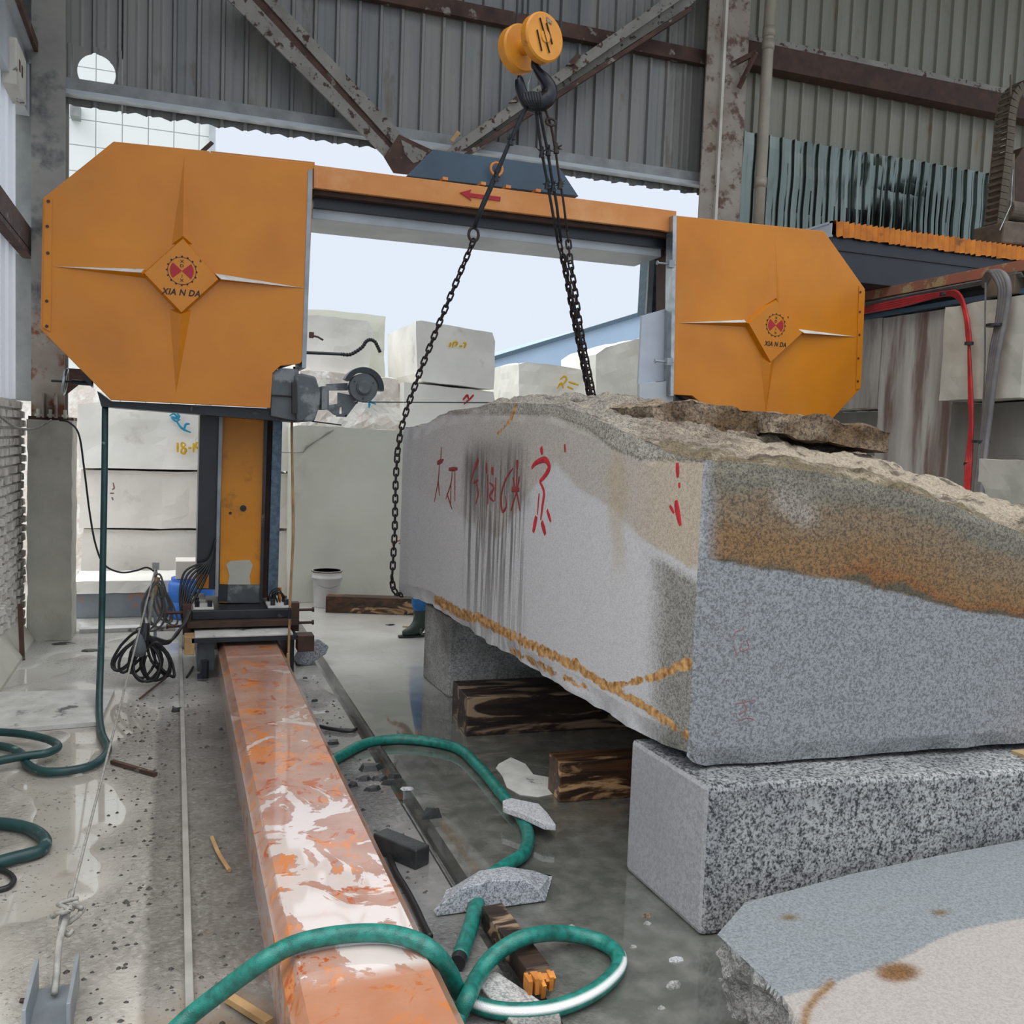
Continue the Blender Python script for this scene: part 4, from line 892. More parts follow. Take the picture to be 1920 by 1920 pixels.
# foreground slab with stains
zt = .25
poly = [Z(a, b, zt) for a, b in ((1345,1752),(1397,1692),(1600,1638),(1760,1604),(1920,1574),(2060,1545),(2200,1700),(2200,1960),(1900,2010),(1560,2000),(1466,1866),(1415,1818))]
mb = MB(); n = len(poly); cx = sum(poly, Vector()) / n
# top as a fine grid clipped to the outline
def inside(p_):
    c_ = False; j = n - 1
    for i in range(n):
        a_, b_ = poly[i], poly[j]
        if (a_.y > p_.y) != (b_.y > p_.y) and p_.x < (b_.x - a_.x) * (p_.y - a_.y) / (b_.y - a_.y) + a_.x: c_ = not c_
        j = i
    return c_
bm = bmesh.new(); vs = [bm.verts.new(p_) for p_ in poly]; fc = bm.faces.new(vs); r_ = bmesh.ops.extrude_face_region(bm, geom=[fc])
for v in [g_ for g_ in r_['geom'] if isinstance(g_, bmesh.types.BMVert)]:
    d = Vector((v.co.x - cx.x, v.co.y - cx.y, 0)); v.co = v.co - d * .06; v.co.z = 0
bmesh.ops.recalc_face_normals(bm, faces=bm.faces); bmesh.ops.triangulate(bm, faces=bm.faces)
for it in range(9):
    es = [e_ for e_ in bm.edges if e_.calc_length() > (.016 if min(v_.co.z for v_ in e_.verts) > zt - .01 else .035)]
    if not es: break
    bmesh.ops.subdivide_edges(bm, edges=es, cuts=1); bmesh.ops.triangulate(bm, faces=[f_ for f_ in bm.faces if len(f_.verts) > 3])
for v in bm.verts:
    if v.co.z < zt - .01:
        d = Vector((v.co.x - cx.x, v.co.y - cx.y, 0)).normalized(); v.co += d * (fbm(v.co, 9, 4) - .1) * .06
mb = MB(); bm.verts.ensure_lookup_table(); mb.v = [v.co.copy() for v in bm.verts]; mb.f = [[v.index for v in f_.verts] for f_ in bm.faces]; bm.free()
slab = mb.build('granite_slab', MAT['granite_slab'], label='low grey granite slab in the right foreground with a pale dry corner and a round brown stain', cat='stone slab')
P = np.array([tuple(v) for v in mb.v]); N = len(P); px, py = projn(P); nz_ = np.array([fbm(p_, 5, 3) for p_ in mb.v]); topm = (P[:, 2] > zt - .01).astype(float)
tint = np.zeros((N, 4)); tint[:, :3] = np.array(lin('777d80')[:3]); tint[:, 3] = .55; stain = np.zeros((N, 4)); stain[:, 3] = 1
bl = np.interp(px, [1440,1465,1560,1600,1680,1740,1790,1850,1920,2100], [1885,1868,1846,1826,1806,1770,1748,1732,1724,1700]) + nz_ * 4
setc(topm * sstep(-3, 3, py - bl), '9a9590', .3)
setc(topm * np.exp(-(((px-1683)/42)**2 + ((py-1823)/19)**2) ** 3) , '6b4a24', .8)
for sx, sy, sw in ((1480,1720,17),(1762,1711,16)): setc(topm * np.exp(-(((px-sx)/sw)**2 + ((py-sy)/5)**2)), '5f4c24', .8)
for sx, sy, sw in ((1725,1683,30),(1640,1700,40),(1560,1745,50)): setc(topm * .35 * np.exp(-(((px-sx)/sw)**2 + ((py-sy)/10)**2)), '75797a')
vd = seg_dist(px, py, [(1558,1845),(1530,1870),(1512,1895),(1508,1925)]); setc(topm * np.exp(-(vd / 8)**2), '7a5c34', .7)
setc((1 - topm), '8c8c88', .9); stain[:, 2] = (1 - topm) * .6 + .02
me = slab.data
for nm, arr in (('tint', tint), ('stain', stain)):
    ca = me.color_attributes.new(nm, 'FLOAT_COLOR', 'POINT'); ca.data.foreach_set('color', arr.astype(np.float32).ravel())
# strip of stone leaning at the bottom edge of the frame
# offcut wedge
def faceted(pts, faces, nm, mm, label, cat='stone offcut', bevel=.006, cuts=0):
    mb_ = MB().add(pts, faces); return mb_.build(nm, MAT[mm], bevel=bevel, label=label, cat=cat)
b0 = Z(822, 1720, 0); b1 = Z(1022, 1722, 0); b2 = Z(1036, 1690, 0)
y_ = b0.y; fp = [Y(a, b, y_) for a, b in ((818,1720),(1022,1722),(1012,1668),(985,1650),(920,1651),(860,1668),(812,1708))]
bk = [Y(a, b, y_ + .2) for a, b in ((835,1690),(1036,1690),(1030,1660),(1000,1632),(950,1624),(900,1632),(850,1662))]
n = 7; mb = MB().add(fp + bk, [list(range(n))[::-1], list(range(n, 2*n))] + [(i, (i+1) % n, n + (i+1) % n, n + i) for i in range(n)])
lift = -min(v.z for v in mb.v[:1]); 
for v in mb.v: v.z = max(v.z, 0.004)
tag(mb.build('stone_offcut', MAT['granite'], bevel=.008), 'domed grey granite offcut on the floor beside the orange beam, over the green hose', 'stone offcut')
# small rock with flat face behind
fp = [Z(552,1244), Z(580,1248), Z(608,1226), Z(618,1218), Z(575,1205)]
mb = MB(); a = [Y(px_, py_, 7.35) for px_, py_ in ((556,1246),(578,1248),(612,1226),(617,1212),(598,1198),(584,1204))]; c_ = [Y(px_, py_, 7.62) for px_, py_ in ((548,1236),(560,1238),(600,1222),(605,1205),(590,1198),(566,1206))]
n = 6; mb.add(a + c_, [list(range(n))[::-1], list(range(n, 2*n))] + [(i, (i+1) % n, n + (i+1) % n, n + i) for i in range(n)])
for v in mb.v: v.z = max(v.z, .0)
tag(mb.build('stone_offcut', MAT['granite'], bevel=.01), 'grey stone chunk with a flat sawn face beside the far slot edge', 'stone offcut')
# brick-like bar of stone
c_ = (Z(715,1600) + Z(790,1612)) / 2
timber(Z(712,1592), Z(792,1626), .085, .085, MAT['debris'], 'dark wet stone bar lying right of the orange beam', nm='stone_bar')
# shard
mb = MB().prism([Z(a, b, .06) for a, b in ((942,1512),(958,1507),(1010,1518),(1026,1535),(1042,1558),(1020,1556),(975,1535),(943,1524))], (0, 0, .03))
mb.build('stone_shard', MAT['granite_pale'], bevel=.004, label='flat pale stone shard lying across the green hose', cat='stone offcut')
mb = MB().prism([Z(a, b, .03) for a, b in ((905,1830),(930,1820),(1050,1900),(1060,1960),(1000,1960),(900,1850))], (0, 0, -.028))
mb.build('stone_strip', MAT['granite_mid'], bevel=.004, label='flat granite strip lying inside the hose loop at the bottom edge', cat='stone offcut')
# broken timber
bt = empty('broken_timber', tuple(Z(960, 1760)), 'dark broken length of timber with an orange splintered end inside the hose loop', 'timber')
MB().bar(Z(922,1712,.04), Z(1008,1832,.04), .085, .07).build('beam', MAT['timber_dark'], bt, bevel=.005)
mb = MB(); e0 = Z(1008, 1834, .05); dd = (Z(1010,1836,.05) - Z(925,1700,.05)).normalized(); sd = dd.cross(Vector((0,0,1)))
for k in range(9):
    s_ = e0 + sd * (-.045 + .011 * k); mb.bar(s_, s_ + dd * random.uniform(.02, .06) + Vector((0, 0, random.uniform(-.02, .01))), .013, .05)
mb.build('splintered_end', MAT['wood_orange'], bt)
MB().prism([Z(a, b, .003) for a, b in ((935,1432),(958,1420),(985,1432),(1000,1452),(1035,1458),(1040,1488),(1010,1494),(975,1490),(950,1476),(942,1455),(930,1440))], (0, 0, -.002)).build('pale_puddle', MAT['white_mud'], label='pale puddle on the dark floor left of the short brown timber', cat='puddle')  # thin pale sheet just above the floor
# ---------------------------------------------------------------- debris pieces
random.seed(11)
def chip(pxy, s_, m_, label, nm='stone_chip', fl=.35, cat='stone chip', group=None, zz=0):
    p_ = Z(*pxy); n_ = random.randint(5, 7); a0 = random.random() * 6; pts = []
    for k in range(n_):
        a_ = a0 + 2*math.pi*k/n_; r_ = s_ * random.uniform(.6, 1.1); pts.append(p_ + Vector((math.cos(a_)*r_*1.4, math.sin(a_)*r_*.8, zz)))
    mb_ = MB(); n__ = len(pts); top = [Vector((p_.x + (q.x-p_.x)*.7, p_.y + (q.y-p_.y)*.7, zz + s_*fl*random.uniform(.7,1.2))) for q in pts]
    mb_.add(pts + top, [list(range(n__))[::-1], list(range(n__, 2*n__))] + [(i, (i+1) % n__, n__ + (i+1) % n__, n__ + i) for i in range(n__)])
    return mb_.build(nm, m_, label=label, cat=cat, group=group)
chip((692,1442), .06, MAT['debris'], 'largest dark wet stone chip in the heap between beam and slot', fl=.5)
for q, l_ in (((712,1462),'small dark chip touching the near side of the largest chip in the heap'),((730,1470),'dark chip at the right end of the heap by the slot'),((662,1474),'small dark chip at the left end of the heap, against the orange beam'),((700,1482),'lowest and nearest dark chip of the heap by the slot'),((739,1458),'small dark chip on the slot edge at the heap'),((684,1462),'small dark chip left of the heap middle, below the largest chip')): chip(q, .035, MAT['debris'], l_, fl=.6, group='chips in the heap beside the slot')
chip((765,1480), .035, MAT['granite_pale'], 'pale flat chip on the slot edge beside the chip heap')
chip((648,1370), .05, MAT['debris'], 'dark flat chip beside the orange beam, beyond the hose arch', fl=.2)
chip((806,1532), .045, MAT['debris'], 'grey lump resting on the near edge of the slot', fl=1.)
chip((625,1395), .04, MAT['debris'], 'dark chip touching the beam side below the flat chip', fl=.5)
chip((588,1270), .015, MAT['white_mud'], 'tiny white chip on the wet strip right of the beam', fl=.8); chip((572,1272), .02, MAT['debris'], 'tiny dark chip next to the white one right of the beam', fl=.6)
chip((590,1315), .018, MAT['debris'], 'tiny black chip on the wet strip beyond the hose arch', fl=.8)
chip((1268,1800), .025, MAT['granite_pale'], 'thin pale stone flake on the dark floor in front of the near support block', fl=.3)
chip((1215,1718), .02, MAT['mossy'], 'brown flake near the bottom left corner of the near support block', fl=.4); chip((1213,1732), .015, MAT['granite_mid'], 'grey flake just in front of the brown flake', fl=.4)
chip((1262,1850), .028, MAT['granite_mid'], 'grey crumbly chip on the floor left of the foreground slab', fl=.5)
for q, l_ in (((1188,1776),'tiny grey chip between the hose loop and the near support block'),((1130,1865),'tiny grey chip touching the lower right of the hose loop'),((1350,1838),'tiny grey chip left of the foreground slab, upper of three'),((1360,1848),'tiny grey chip left of the foreground slab, middle of three'),((1070,1738),'tiny grey chip just above the hose loop'),((1372,1860),'tiny grey chip left of the foreground slab, lowest of three'),((1240,1890),'tiny grey chip on the dark floor at the bottom edge, right of the loop')): chip(q, .012, MAT['granite_mid'], l_, fl=.5, group='tiny chips on the dark floor')
for q in ((118,1207),(172,1220)): chip(q, .07, MAT['debris'], 'dark scrap on the wet floor near the concrete pillar, ' + ('left one' if q[0] < 150 else 'right one'), fl=.12, nm='scrap', cat='scrap')
for q in ((760,1176),(733,1172)): chip(q, .04, MAT['wood_pale'] if q[0] > 740 else MAT['debris'], 'small ' + ('tan' if q[0] > 740 else 'dark') + ' chip on the pale floor near the standing worker', fl=.25)
random.seed(21); mb = MB()
for k in range(420):
    if k < 260: q = Vector((random.gauss(-.14, .12), random.uniform(2.7, 6.8), 0))
    elif k < 340: q = Vector((random.uniform(-.03, .3), random.uniform(3., 7), 0))
    else: q = Vector((random.uniform(.8, 1.05), random.uniform(3.4, 7), 0))
    if -.32 > q.x or (.035 < q.x < .09) or .295 < q.x < .79: continue
    r_ = random.uniform(.003, .010) * (1.6 if random.random() < .08 else 1); n_ = 5; a0 = random.random() * 6
    ring = [q + Vector((math.cos(a0 + 2*math.pi*i/n_) * r_ * random.uniform(.8, 1.5), math.sin(a0 + 2*math.pi*i/n_) * r_ * random.uniform(.7, 1.3), 0)) for i in range(n_)]
    mb.add(ring + [q + Vector((0, 0, r_ * .9))], [(i, (i+1) % n_, n_) for i in range(n_)])
mb.build('mud_crumbs', MAT['mud'], label='dark mud crumbs strewn along the rail and the wet floor strips', cat='crumbs', kind='stuff')
chip((330,1334), .03, MAT['debris'], 'black lump beside the pale ground rail', fl=.8)
MB().bar(Z(210,1428,.015), Z(292,1452,.015), .022, .02).build('steel_strip', MAT['rusty_dark'], label='short rusty steel strip lying across the pale wire rope', cat='steel strip')
MB().tube([Z(262,1310,.02), Z(312,1270,.02)], .008, 6).build('steel_rod', MAT['rusty_dark'], label='thin rusty rod on the floor below the cable coil', cat='rod')
MB().tube(catmull([Z(397,1570,.01), Z(410,1600,.015), Z(430,1632,.01)], 6), .009, 6).build('bent_rod', MAT['wood_pale'], label='bent pale stick between the ground rail and the orange beam', cat='stick')
MB().bar(Z(425,1868,.02), Z(505,1918,.02), .03, .02).build('wooden_stick', MAT['wood_pale'], label='wooden stick on the floor under the green hose at the bottom edge', cat='stick')
MB().tube([Z(350,1270,.01), Z(362,1250,.01)], .008, 6).build('steel_rod', MAT['dark_steel'], label='short dark bolt lying left of the beam near the saw post', cat='rod')
MB().tube([Vector((1.09, 6.9, -.05)), Vector((1.09, 4.55, -.05)), Vector((1.10, 4.5, -.03)), Vector((1.11, 3.6, -.05))], .009, 8).build('slot_pipe', MAT['silver'], label='thin bright pipe lying in the floor slot', cat='pipe')

# ================================================================== STONE YARD OUTSIDE
def yard(pts, yy, th, mm, label, seed=1, amp=.02, freq=2.2, cut=6, sub=.16):
    return rough_solid([Y(a, b, yy) for a, b in pts], (0, th, 0), cut, amp, freq, 'quarry_block', MAT[mm], seed=seed, sub=sub, label=label, cat='stone block')
def mark(par, yy, lst, m, nm='painted_mark', wpx=3):
    global acc
    acc = MB(); strokes(par, lambda a, b: Y(a, b, yy), lst, None, wpx=wpx)
    for v in acc.v: v.y = yy + (v.y - yy) * .3
    acc.build(nm, MAT[m], par)
gz = lambda px, yy: (px, 960 - 0)
def gpy(px, yy):
    """image row of the ground at a plane"""
    lo, hi = 830, 3000
    for _ in range(40):
        m_ = (lo + hi) / 2
        if Y(px, m_, yy).z > 0: lo = m_
        else: hi = m_
    return lo
A_ = yard([(146,758),(200,752),(380,760),(545,792),(545,884),(146,878)], 10.5, 1.2, 'quarry', 'white quarry block marked 18-19 in yellow, top of the left stack behind the post', 2)
mark(A_, 10.46, [[(333,830),(333,848)], [(348,833),(341,830),(341,838),(348,842),(346,850),(340,848),(342,840),(349,834)], [(353,840),(359,840)], [(363,831),(363,848)], [(376,833),(369,830),(368,838),(374,840),(376,832),(375,848)]], 'yellow_spray')
mark(A_, 10.46, [[(318,780),(326,776),(334,785),(322,782),(330,790),(338,786)], [(330,788),(338,800),(346,806),(358,811)], [(345,808),(348,796),(356,795)], [(332,775),(336,781),(330,784)]], 'blue_spray')
B_ = yard([(150,880),(545,888),(545,992),(148,990)], 10.55, 1.1, 'quarry_shade', 'buff quarry block in the middle of the left stack behind the post', 3)
mark(B_, 10.5, [[(212,905),(214,915),(210,918)], [(206,925),(214,925)], [(210,932),(212,938)]], 'red_faint', wpx=2)
yard([(158,993),(545,995),(545,gpy(545,10.6)),(150,gpy(150,10.6)),(150,1060)], 10.6, 1.1, 'quarry_shade', 'lowest pale quarry block of the left stack, behind the rusty steel box', 4)
yard([(-60,690),(165,700),(200,735),(165,gpy(165,12)),(-60,gpy(-60,12))], 12, 1.5, 'quarry_pink', 'pinkish rough stone behind the left steel column, seen under the housing', 5)
D_ = yard([(545,800),(560,797),(640,801),(760,808),(800,812),(800,gpy(800,10.2)),(545,gpy(545,10.2))], 10.2, .5, 'quarry_grey', 'tall cracked grey-green slab wall behind the white bucket', 6, amp=.008)
crk = [Y(a, b, 10.185) for a, b in ((528,848),(552,849),(568,848),(575,838),(590,828),(600,822),(614,812),(626,806))]
MB().tube(crk, [.004, .004, .006, .014, .007, .005, .012, .003], 5).build('crack', MAT['concrete_dark'], D_)
yard([(560,692),(640,700),(700,705),(748,712),(762,800),(762,gpy(762,11.3)),(560,gpy(560,11.3))], 11.3, 1.2, 'quarry_pink', 'pinkish rough split block above the grey-green slab, behind the guide wheel', 7, amp=.05, freq=3)
mark(bpy.data.objects['quarry_block.005'] if 'quarry_block.005' in bpy.data.objects else D_, 11.22, [[(707,728),(701,742),(694,752),(705,758)], [(693,752),(692,765)]], 'blue_spray')
yard([(556,592),(600,590),(690,602),(700,625),(690,708),(556,700)], 11.5, 1.2, 'quarry', 'upper white block with a chipped corner right of the left housing', 8)
yard([(556,578),(600,579),(650,584),(722,594),(722,gpy(722,12.9)),(556,gpy(556,12.9))], 12.9, 1.0, 'quarry_grey', 'grey-green block peeping over the chipped white block, highest of the yard pile', 9)
G_ = yard([(780,602),(790,600),(924,623),(929,640),(926,730),(860,722),(792,716),(782,700)], 11, 1.6, 'quarry', 'big white squared block with yellow paint, upper centre of the yard pile', 10, amp=.015)
mark(G_, 10.96, [[(843,650),(845,642)], [(848,652),(850,643),(855,641),(857,645),(852,649)], [(861,649),(867,649)], [(868,643),(873,644),(870,653)]], 'yellow_spray')
H_ = yard([(757,716),(926,734),(930,760),(935,gpy(935,11.05)),(757,gpy(757,11.05))], 11.05, 1.4, 'quarry', 'white block under the big squared block, with a red mark at its right', 11, amp=.012)
mark(H_, 11.0, [[(868,750),(876,741),(878,748)], [(870,758),(884,745),(888,740)]], 'red_spray')
I_ = yard([(972,682),(985,678),(1090,690),(1112,700),(1112,gpy(1112,12)),(972,gpy(972,12))], 12, 1.9, 'quarry', 'white block with yellow marks between the chain legs', 12, amp=.03)
mark(I_, 11.93, [[(1050,712),(1058,706),(1062,712),(1052,724)], [(1045,728),(1052,718),(1056,728)], [(1066,716),(1085,722)], [(1064,725),(1075,730)]], 'yellow_spray')
yard([(1117,664),(1135,650),(1206,632),(1206,gpy(1206,11.6)),(1117,gpy(1117,11.6))], 11.6, 1.2, 'quarry', 'white block standing just left of the pale panel of the right housing', 13, amp=.03)
# rusty steel box with white slab, floor kerb, barrel, block
MB().box(-.86, .0, 9.6, 10.2, 0, .235).build('steel_box_section', MAT['rust_blue'], bevel=.008, label='faded blue rusty steel box section lying behind the concrete pillar', cat='steel section')
rough_solid([(-.88, 9.58, .235), (.06, 9.58, .235), (.06, 10.3, .235), (-.88, 10.3, .235)], (0, 0, .12), 4, .012, 5, 'stone_slab', MAT['quarry'], seed=4, sub=.12, label='white stone slab lying on the rusty steel box section', cat='stone slab')
a = Z(150, 1185); b = Z(332, 1180); MB().box(a.x, .02, 8.9, 9.05, 0, .035).build('floor_kerb', MAT['white_mud'], label='low white kerb strip on the floor between pillar and saw post', cat='kerb')
o = empty('plastic_barrel', (.17, 9.55, 0), 'bright blue plastic barrel behind the foot of the saw post', 'barrel')
pts = [(.20,.0),(.215,.03),(.215,.16),(.205,.17),(.215,.18),(.215,.32),(.19,.36)]
mb = MB(); mb.tube([(.17, 9.55, z) for _, z in pts], [r for r, _ in pts], 28); mb.build('body', MAT['blue_plastic'], o, smooth=True)
mb = MB().cyl((.17, 9.55, .36), (.17, 9.55, .385), .19, seg=28).build('lid', MAT['blue_plastic'], o)
MB().box(.02, .38, 9.42, 9.72, .386, .56).build('concrete_cube', MAT['quarry_shade'], bevel=.008, label='buff concrete cube sitting on the blue barrel', cat='block')
MB().box(.07, .36, 8.15, 9.0, 0, .17).build('white_plinth', MAT['white_mud'], bevel=.01, label='white slurry-coated plinth on the floor behind the saw post', cat='plinth')
o = empty('plastic_bucket', (1.527, 9.95, 0), 'spattered white plastic bucket in front of the grey-green slab wall', 'bucket')
prf = [(.125,0),(.13,.01),(.145,.30),(.157,.305),(.157,.325),(.148,.33),(.15,.37),(.157,.372),(.157,.385),(.145,.385),(.14,.36),(.12,.03)]
mb = MB(); mb.tube([(1.527, 9.95, z) for _, z in prf], [r for r, _ in prf], 30); mb.build('body', MAT['white_plastic'], o, smooth=True)
mb = MB(); mb.tube([Vector((1.527 + math.cos(t)*.157, 9.95 + math.sin(t)*.157, .378)) for t in np.linspace(0, 2*math.pi, 31)[:-1]], .006, 6, closed=True); mb.build('rim', MAT['brown_steel'], o)
mb = MB(); mb.tube(catmull([Vector((1.375, 9.9, .31)), Vector((1.42, 9.8, .25)), Vector((1.527, 9.79, .22)), Vector((1.63, 9.8, .25)), Vector((1.68, 9.9, .31))], 6), .004, 6); mb.build('handle', MAT['steel_grey'], o)
# plank behind
MB().box(.86, .92, 8.2, 8.23, 0, .42).build('plank', MAT['wood_pale'], label='short yellowish plank standing behind the right side of the saw post', cat='plank')
# buildings far away
o = empty('tiled_building', (-3, 25, 0), 'white tiled building with grey joints seen through the upper left opening', 'building')
xr = Y(392, 230, 25).x; MB().box(-12, xr, 25, 33, 0, 13).build('wall', MAT['tiles'], o)
xr2 = Y(405, 230, 24.8).x; MB().box(xr, xr2, 24.9, 33, 0, Y(400, 228, 24.9).z + 2).build('corner_pier', MAT['pale_steel'], o)
p_ = Y(141, 207, 24.7); MB().box(p_.x - .1, p_.x + .1, 24.6, 25, p_.z - .15, p_.z + .15).build('wall_lamp', MAT['purlin'], o)
o = empty('blue_building', (12, 25, 0), 'pale blue metal-clad gable building beyond the stone yard', 'building')
plate([(905,680),(930,670),(1215,587),(1400,540),(1400,1000),(905,1000)], 25, 35, 'wall', MAT['blue_sheet'], o)
plate([(900,676),(1220,579),(1220,587),(900,684)], 24.9, 25.3, 'roof_edge', MAT['blue_rail'], o)

# ================================================================== RIGHT SIDE: concrete wall, bridge saw
def cblock(x0, x1, y0, y1, z0, z1, m_, label, seed, amp=.012, nm='concrete_block'):
    return rough_solid([(x0,y0,z0),(x1,y0,z0),(x1,y1,z0),(x0,y1,z0)], (0,0,z1-z0), 4, amp, 4, nm, MAT[m_], seed=seed, sub=.16, label=label, cat='concrete block')
XW = 6.5
ya = X(1648, 700, XW).y; yb_ = X(1790, 700, XW).y
cblock(XW, XW+.5, ya, 8.62, X(1640,765,XW).z, 3.16, 'concrete_wall', 'streaked pinkish concrete block at the far end of the right wall, beside the right housing', 1)
cblock(XW, XW+.5, yb_, ya - .01, 0, 3.15, 'concrete_wall', 'tall dark-streaked concrete wall section in the middle of the right wall', 2)
MB().box(XW + .25, XW + .5, ya, 8.62, 0, X(1640,765,XW).z - .02).build('concrete_block', MAT['concrete_dark'], label='recessed dark block under the pinkish far block of the right wall', cat='concrete block')
yc = X(1760, 700, 6.2).y; yd_ = X(1912, 700, 6.2).y; zb1 = X(1745, 752, 6.2).z
cblock(6.22, 6.9, yd_, yc, zb1, 3.10, 'concrete', 'overhanging pale concrete block near the top of the right wall, behind the red cables', 3)
cblock(XW-.02, XW+.5, 4.6, yb_ - .01, 0, zb1 - .01, 'concrete_dark', 'grey concrete section under the overhanging block', 4)
cblock(6.55, 6.95, 4.4, yd_ - .03, zb1, 3.10, 'concrete', 'cracked concrete block at the right edge of the picture, next to the overhanging one', 5)
zc = X(1835, 860, 5.9).z; ye = X(1835, 880, 5.9).y
cblock(5.9, 6.45, 4.0, ye, 0, zc, 'concrete', 'low pale concrete block in front of the right wall at the picture edge', 6)
# rail on top
o = empty('crane_rail', (6.5, 6.5, 3.2), 'flaking orange-rusted runway rail on top of the concrete wall at the right', 'rail')
MB().box(6.40, 6.62, 4.6, 8.6, 3.33, 3.42).build('rail_top', MAT['rust_orange'], o, bevel=.004)
MB().box(6.5, 6.6, 4.6, 8.6, 3.2, 3.33).build('rail_web', MAT['dark_steel'], o)
MB().box(6.44, 6.64, 4.6, 8.6, 3.16, 3.2).build('rail_foot', MAT['blue_box'], o)
MB().box(6.38, 6.5, 5.95, 6.25, 3.16, 3.34).build('end_stop', MAT['hoist'], o, bevel=.004)
for k in range(3): MB().tube([(6.41 - .012*k, 5.9, 3.29 + .012*k), (6.41 - .012*k, 8.5, 3.27 + .012*k)], .009, 6).build('conduit', MAT['grey_cable'], o)
o = empty('bridge_saw_beam', (8, 7.8, 3.42), 'black bridge beam with orange pleated bellows along its top, resting on the rail at the right', 'machine beam')
xl = Y(1562, 430, 7.4).x; zt1 = Y(1562, 440, 7.4).z; zt2 = Y(1562, 414, 7.4).z
MB().box(xl, 12.5, 7.4, 8.2, 3.42, zt1).build('beam_body', MAT['navy'], o, bevel=.004)
MB().box(xl - .0, 12.5, 7.385, 7.4, zt1 - .14, zt1 - .125).build('body_seam', MAT['black'], o)
MB().box(xl - .02, xl, 7.4, 8.2, zt1 - .02, zt1).box(xl - .02, xl, 7.4, 8.2, zt2 - .02, zt2).box(xl - .02, xl, 7.4, 7.43, zt1, zt2).box(xl - .02, xl, 8.17, 8.2, zt1, zt2).box(xl - .01, xl, 7.4, 8.2, zt1, zt2).build('end_frame', MAT['pale_panel'], o)
mb = MB(); x_ = xl; k = 0; pl = []
while x_ < 12: pl.append((x_, (k % 2) * .028 + random.uniform(-.004, .004))); x_ += .033 + random.uniform(-.003, .003); k += 1
n = len(pl); rnd = [random.uniform(-.01, .008) for _ in pl]
mb.v = [Vector((x, 7.35 + d, zt1 - .02 + rnd[i])) for i, (x, d) in enumerate(pl)] + [Vector((x, 7.36 + d, zt2 - d * .5)) for i, (x, d) in enumerate(pl)] + [Vector((x, 8.2, zt2 - d * .5)) for x, d in pl]
mb.f = [[r*n+i, r*n+i+1, (r+1)*n+i+1, (r+1)*n+i] for r in range(2) for i in range(n-1)]
mb.build('bellows', MAT['bellow'], o, solid=.003)
# energy chain with link parts
o = empty('drag_chain', tuple(Y(1862, 440, 7.7)), 'dusty black cable drag chain curving down to the bridge beam at the right edge', 'cable chain')
pth = catmull([Y(a, b, 7.7) for a, b in ((1960,150),(1920,160),(1896,180),(1886,215),(1882,260),(1877,310),(1872,350),(1867,395),(1862,436))], 12)
L_ = [0]
for a, b in zip(pth, pth[1:]): L_.append(L_[-1] + (b - a).length)
def along(pth, L_, s_):
    for i in range(len(pth) - 1):
        if L_[i+1] >= s_: t = (s_ - L_[i]) / max(1e-9, L_[i+1] - L_[i]); return pth[i].lerp(pth[i+1], t), (pth[i+1] - pth[i]).normalized()
    return pth[-1], (pth[-1] - pth[-2]).normalized()
lk = MB().box(-.05, .05, -.09, -.078, -.03, .03).box(-.05, .05, .078, .09, -.03, .03).box(-.05, -.04, -.08, .08, -.012, .012).box(.04, .05, -.08, .08, -.012, .012).box(-.05, -.043, -.08, .08, .022, .03)
base = lk.build('chain_link', MAT['hoist'], None, origin=(0, 0, 0)); lme = base.data; bpy.data.objects.remove(base)
s_ = 0.03
while s_ < L_[-1]:
    p_, t_ = along(pth, L_, s_); ob_ = bpy.data.objects.new('chain_link', lme); C.objects.link(ob_); ob_.parent = o
    q_ = Vector((0, 0, 1)).rotation_difference(t_); ob_.rotation_mode = 'QUATERNION'; ob_.rotation_quaternion = q_; ob_.location = p_ - WL[o]; s_ += .066
o = empty('bridge_motor', tuple(Y(1905, 455, 7.7)), 'dusty brown motor unit standing on the bridge beam at the right edge', 'motor')
plate([(1884,414),(1990,420),(1990,466),(1880,456)], 7.5, 7.9, 'gearbox', MAT['hoist'], o, bevel=.02)
a = Y(1895, 392, 7.6); MB().cyl((a.x, 7.65, a.z), (a.x + .5, 7.65, a.z), .10, seg=20).build('motor_body', MAT['hoist'], o, bevel=.01)
plate([(1885,290),(1903,288),(1903,380),(1880,440),(1876,440),(1882,330)], 7.62, 7.8, 'guide_post', MAT['hoist'], o)
plate([(1903,300),(1920,275),(1990,280),(1990,390),(1903,385)], 7.7, 8.0, 'carriage', MAT['brown_steel'], o, bevel=.01)
MB().tube([Y(1899, 318, 7.55), Y(1895, 385, 7.55), Y(1874, 432, 7.5)], .006, 6).build('wire', MAT['silver'], o)
MB().tube([Y(1895, 140, 7.65), Y(1895, 285, 7.65)], .012, 6).build('hanging_rod', MAT['hoist'], o)
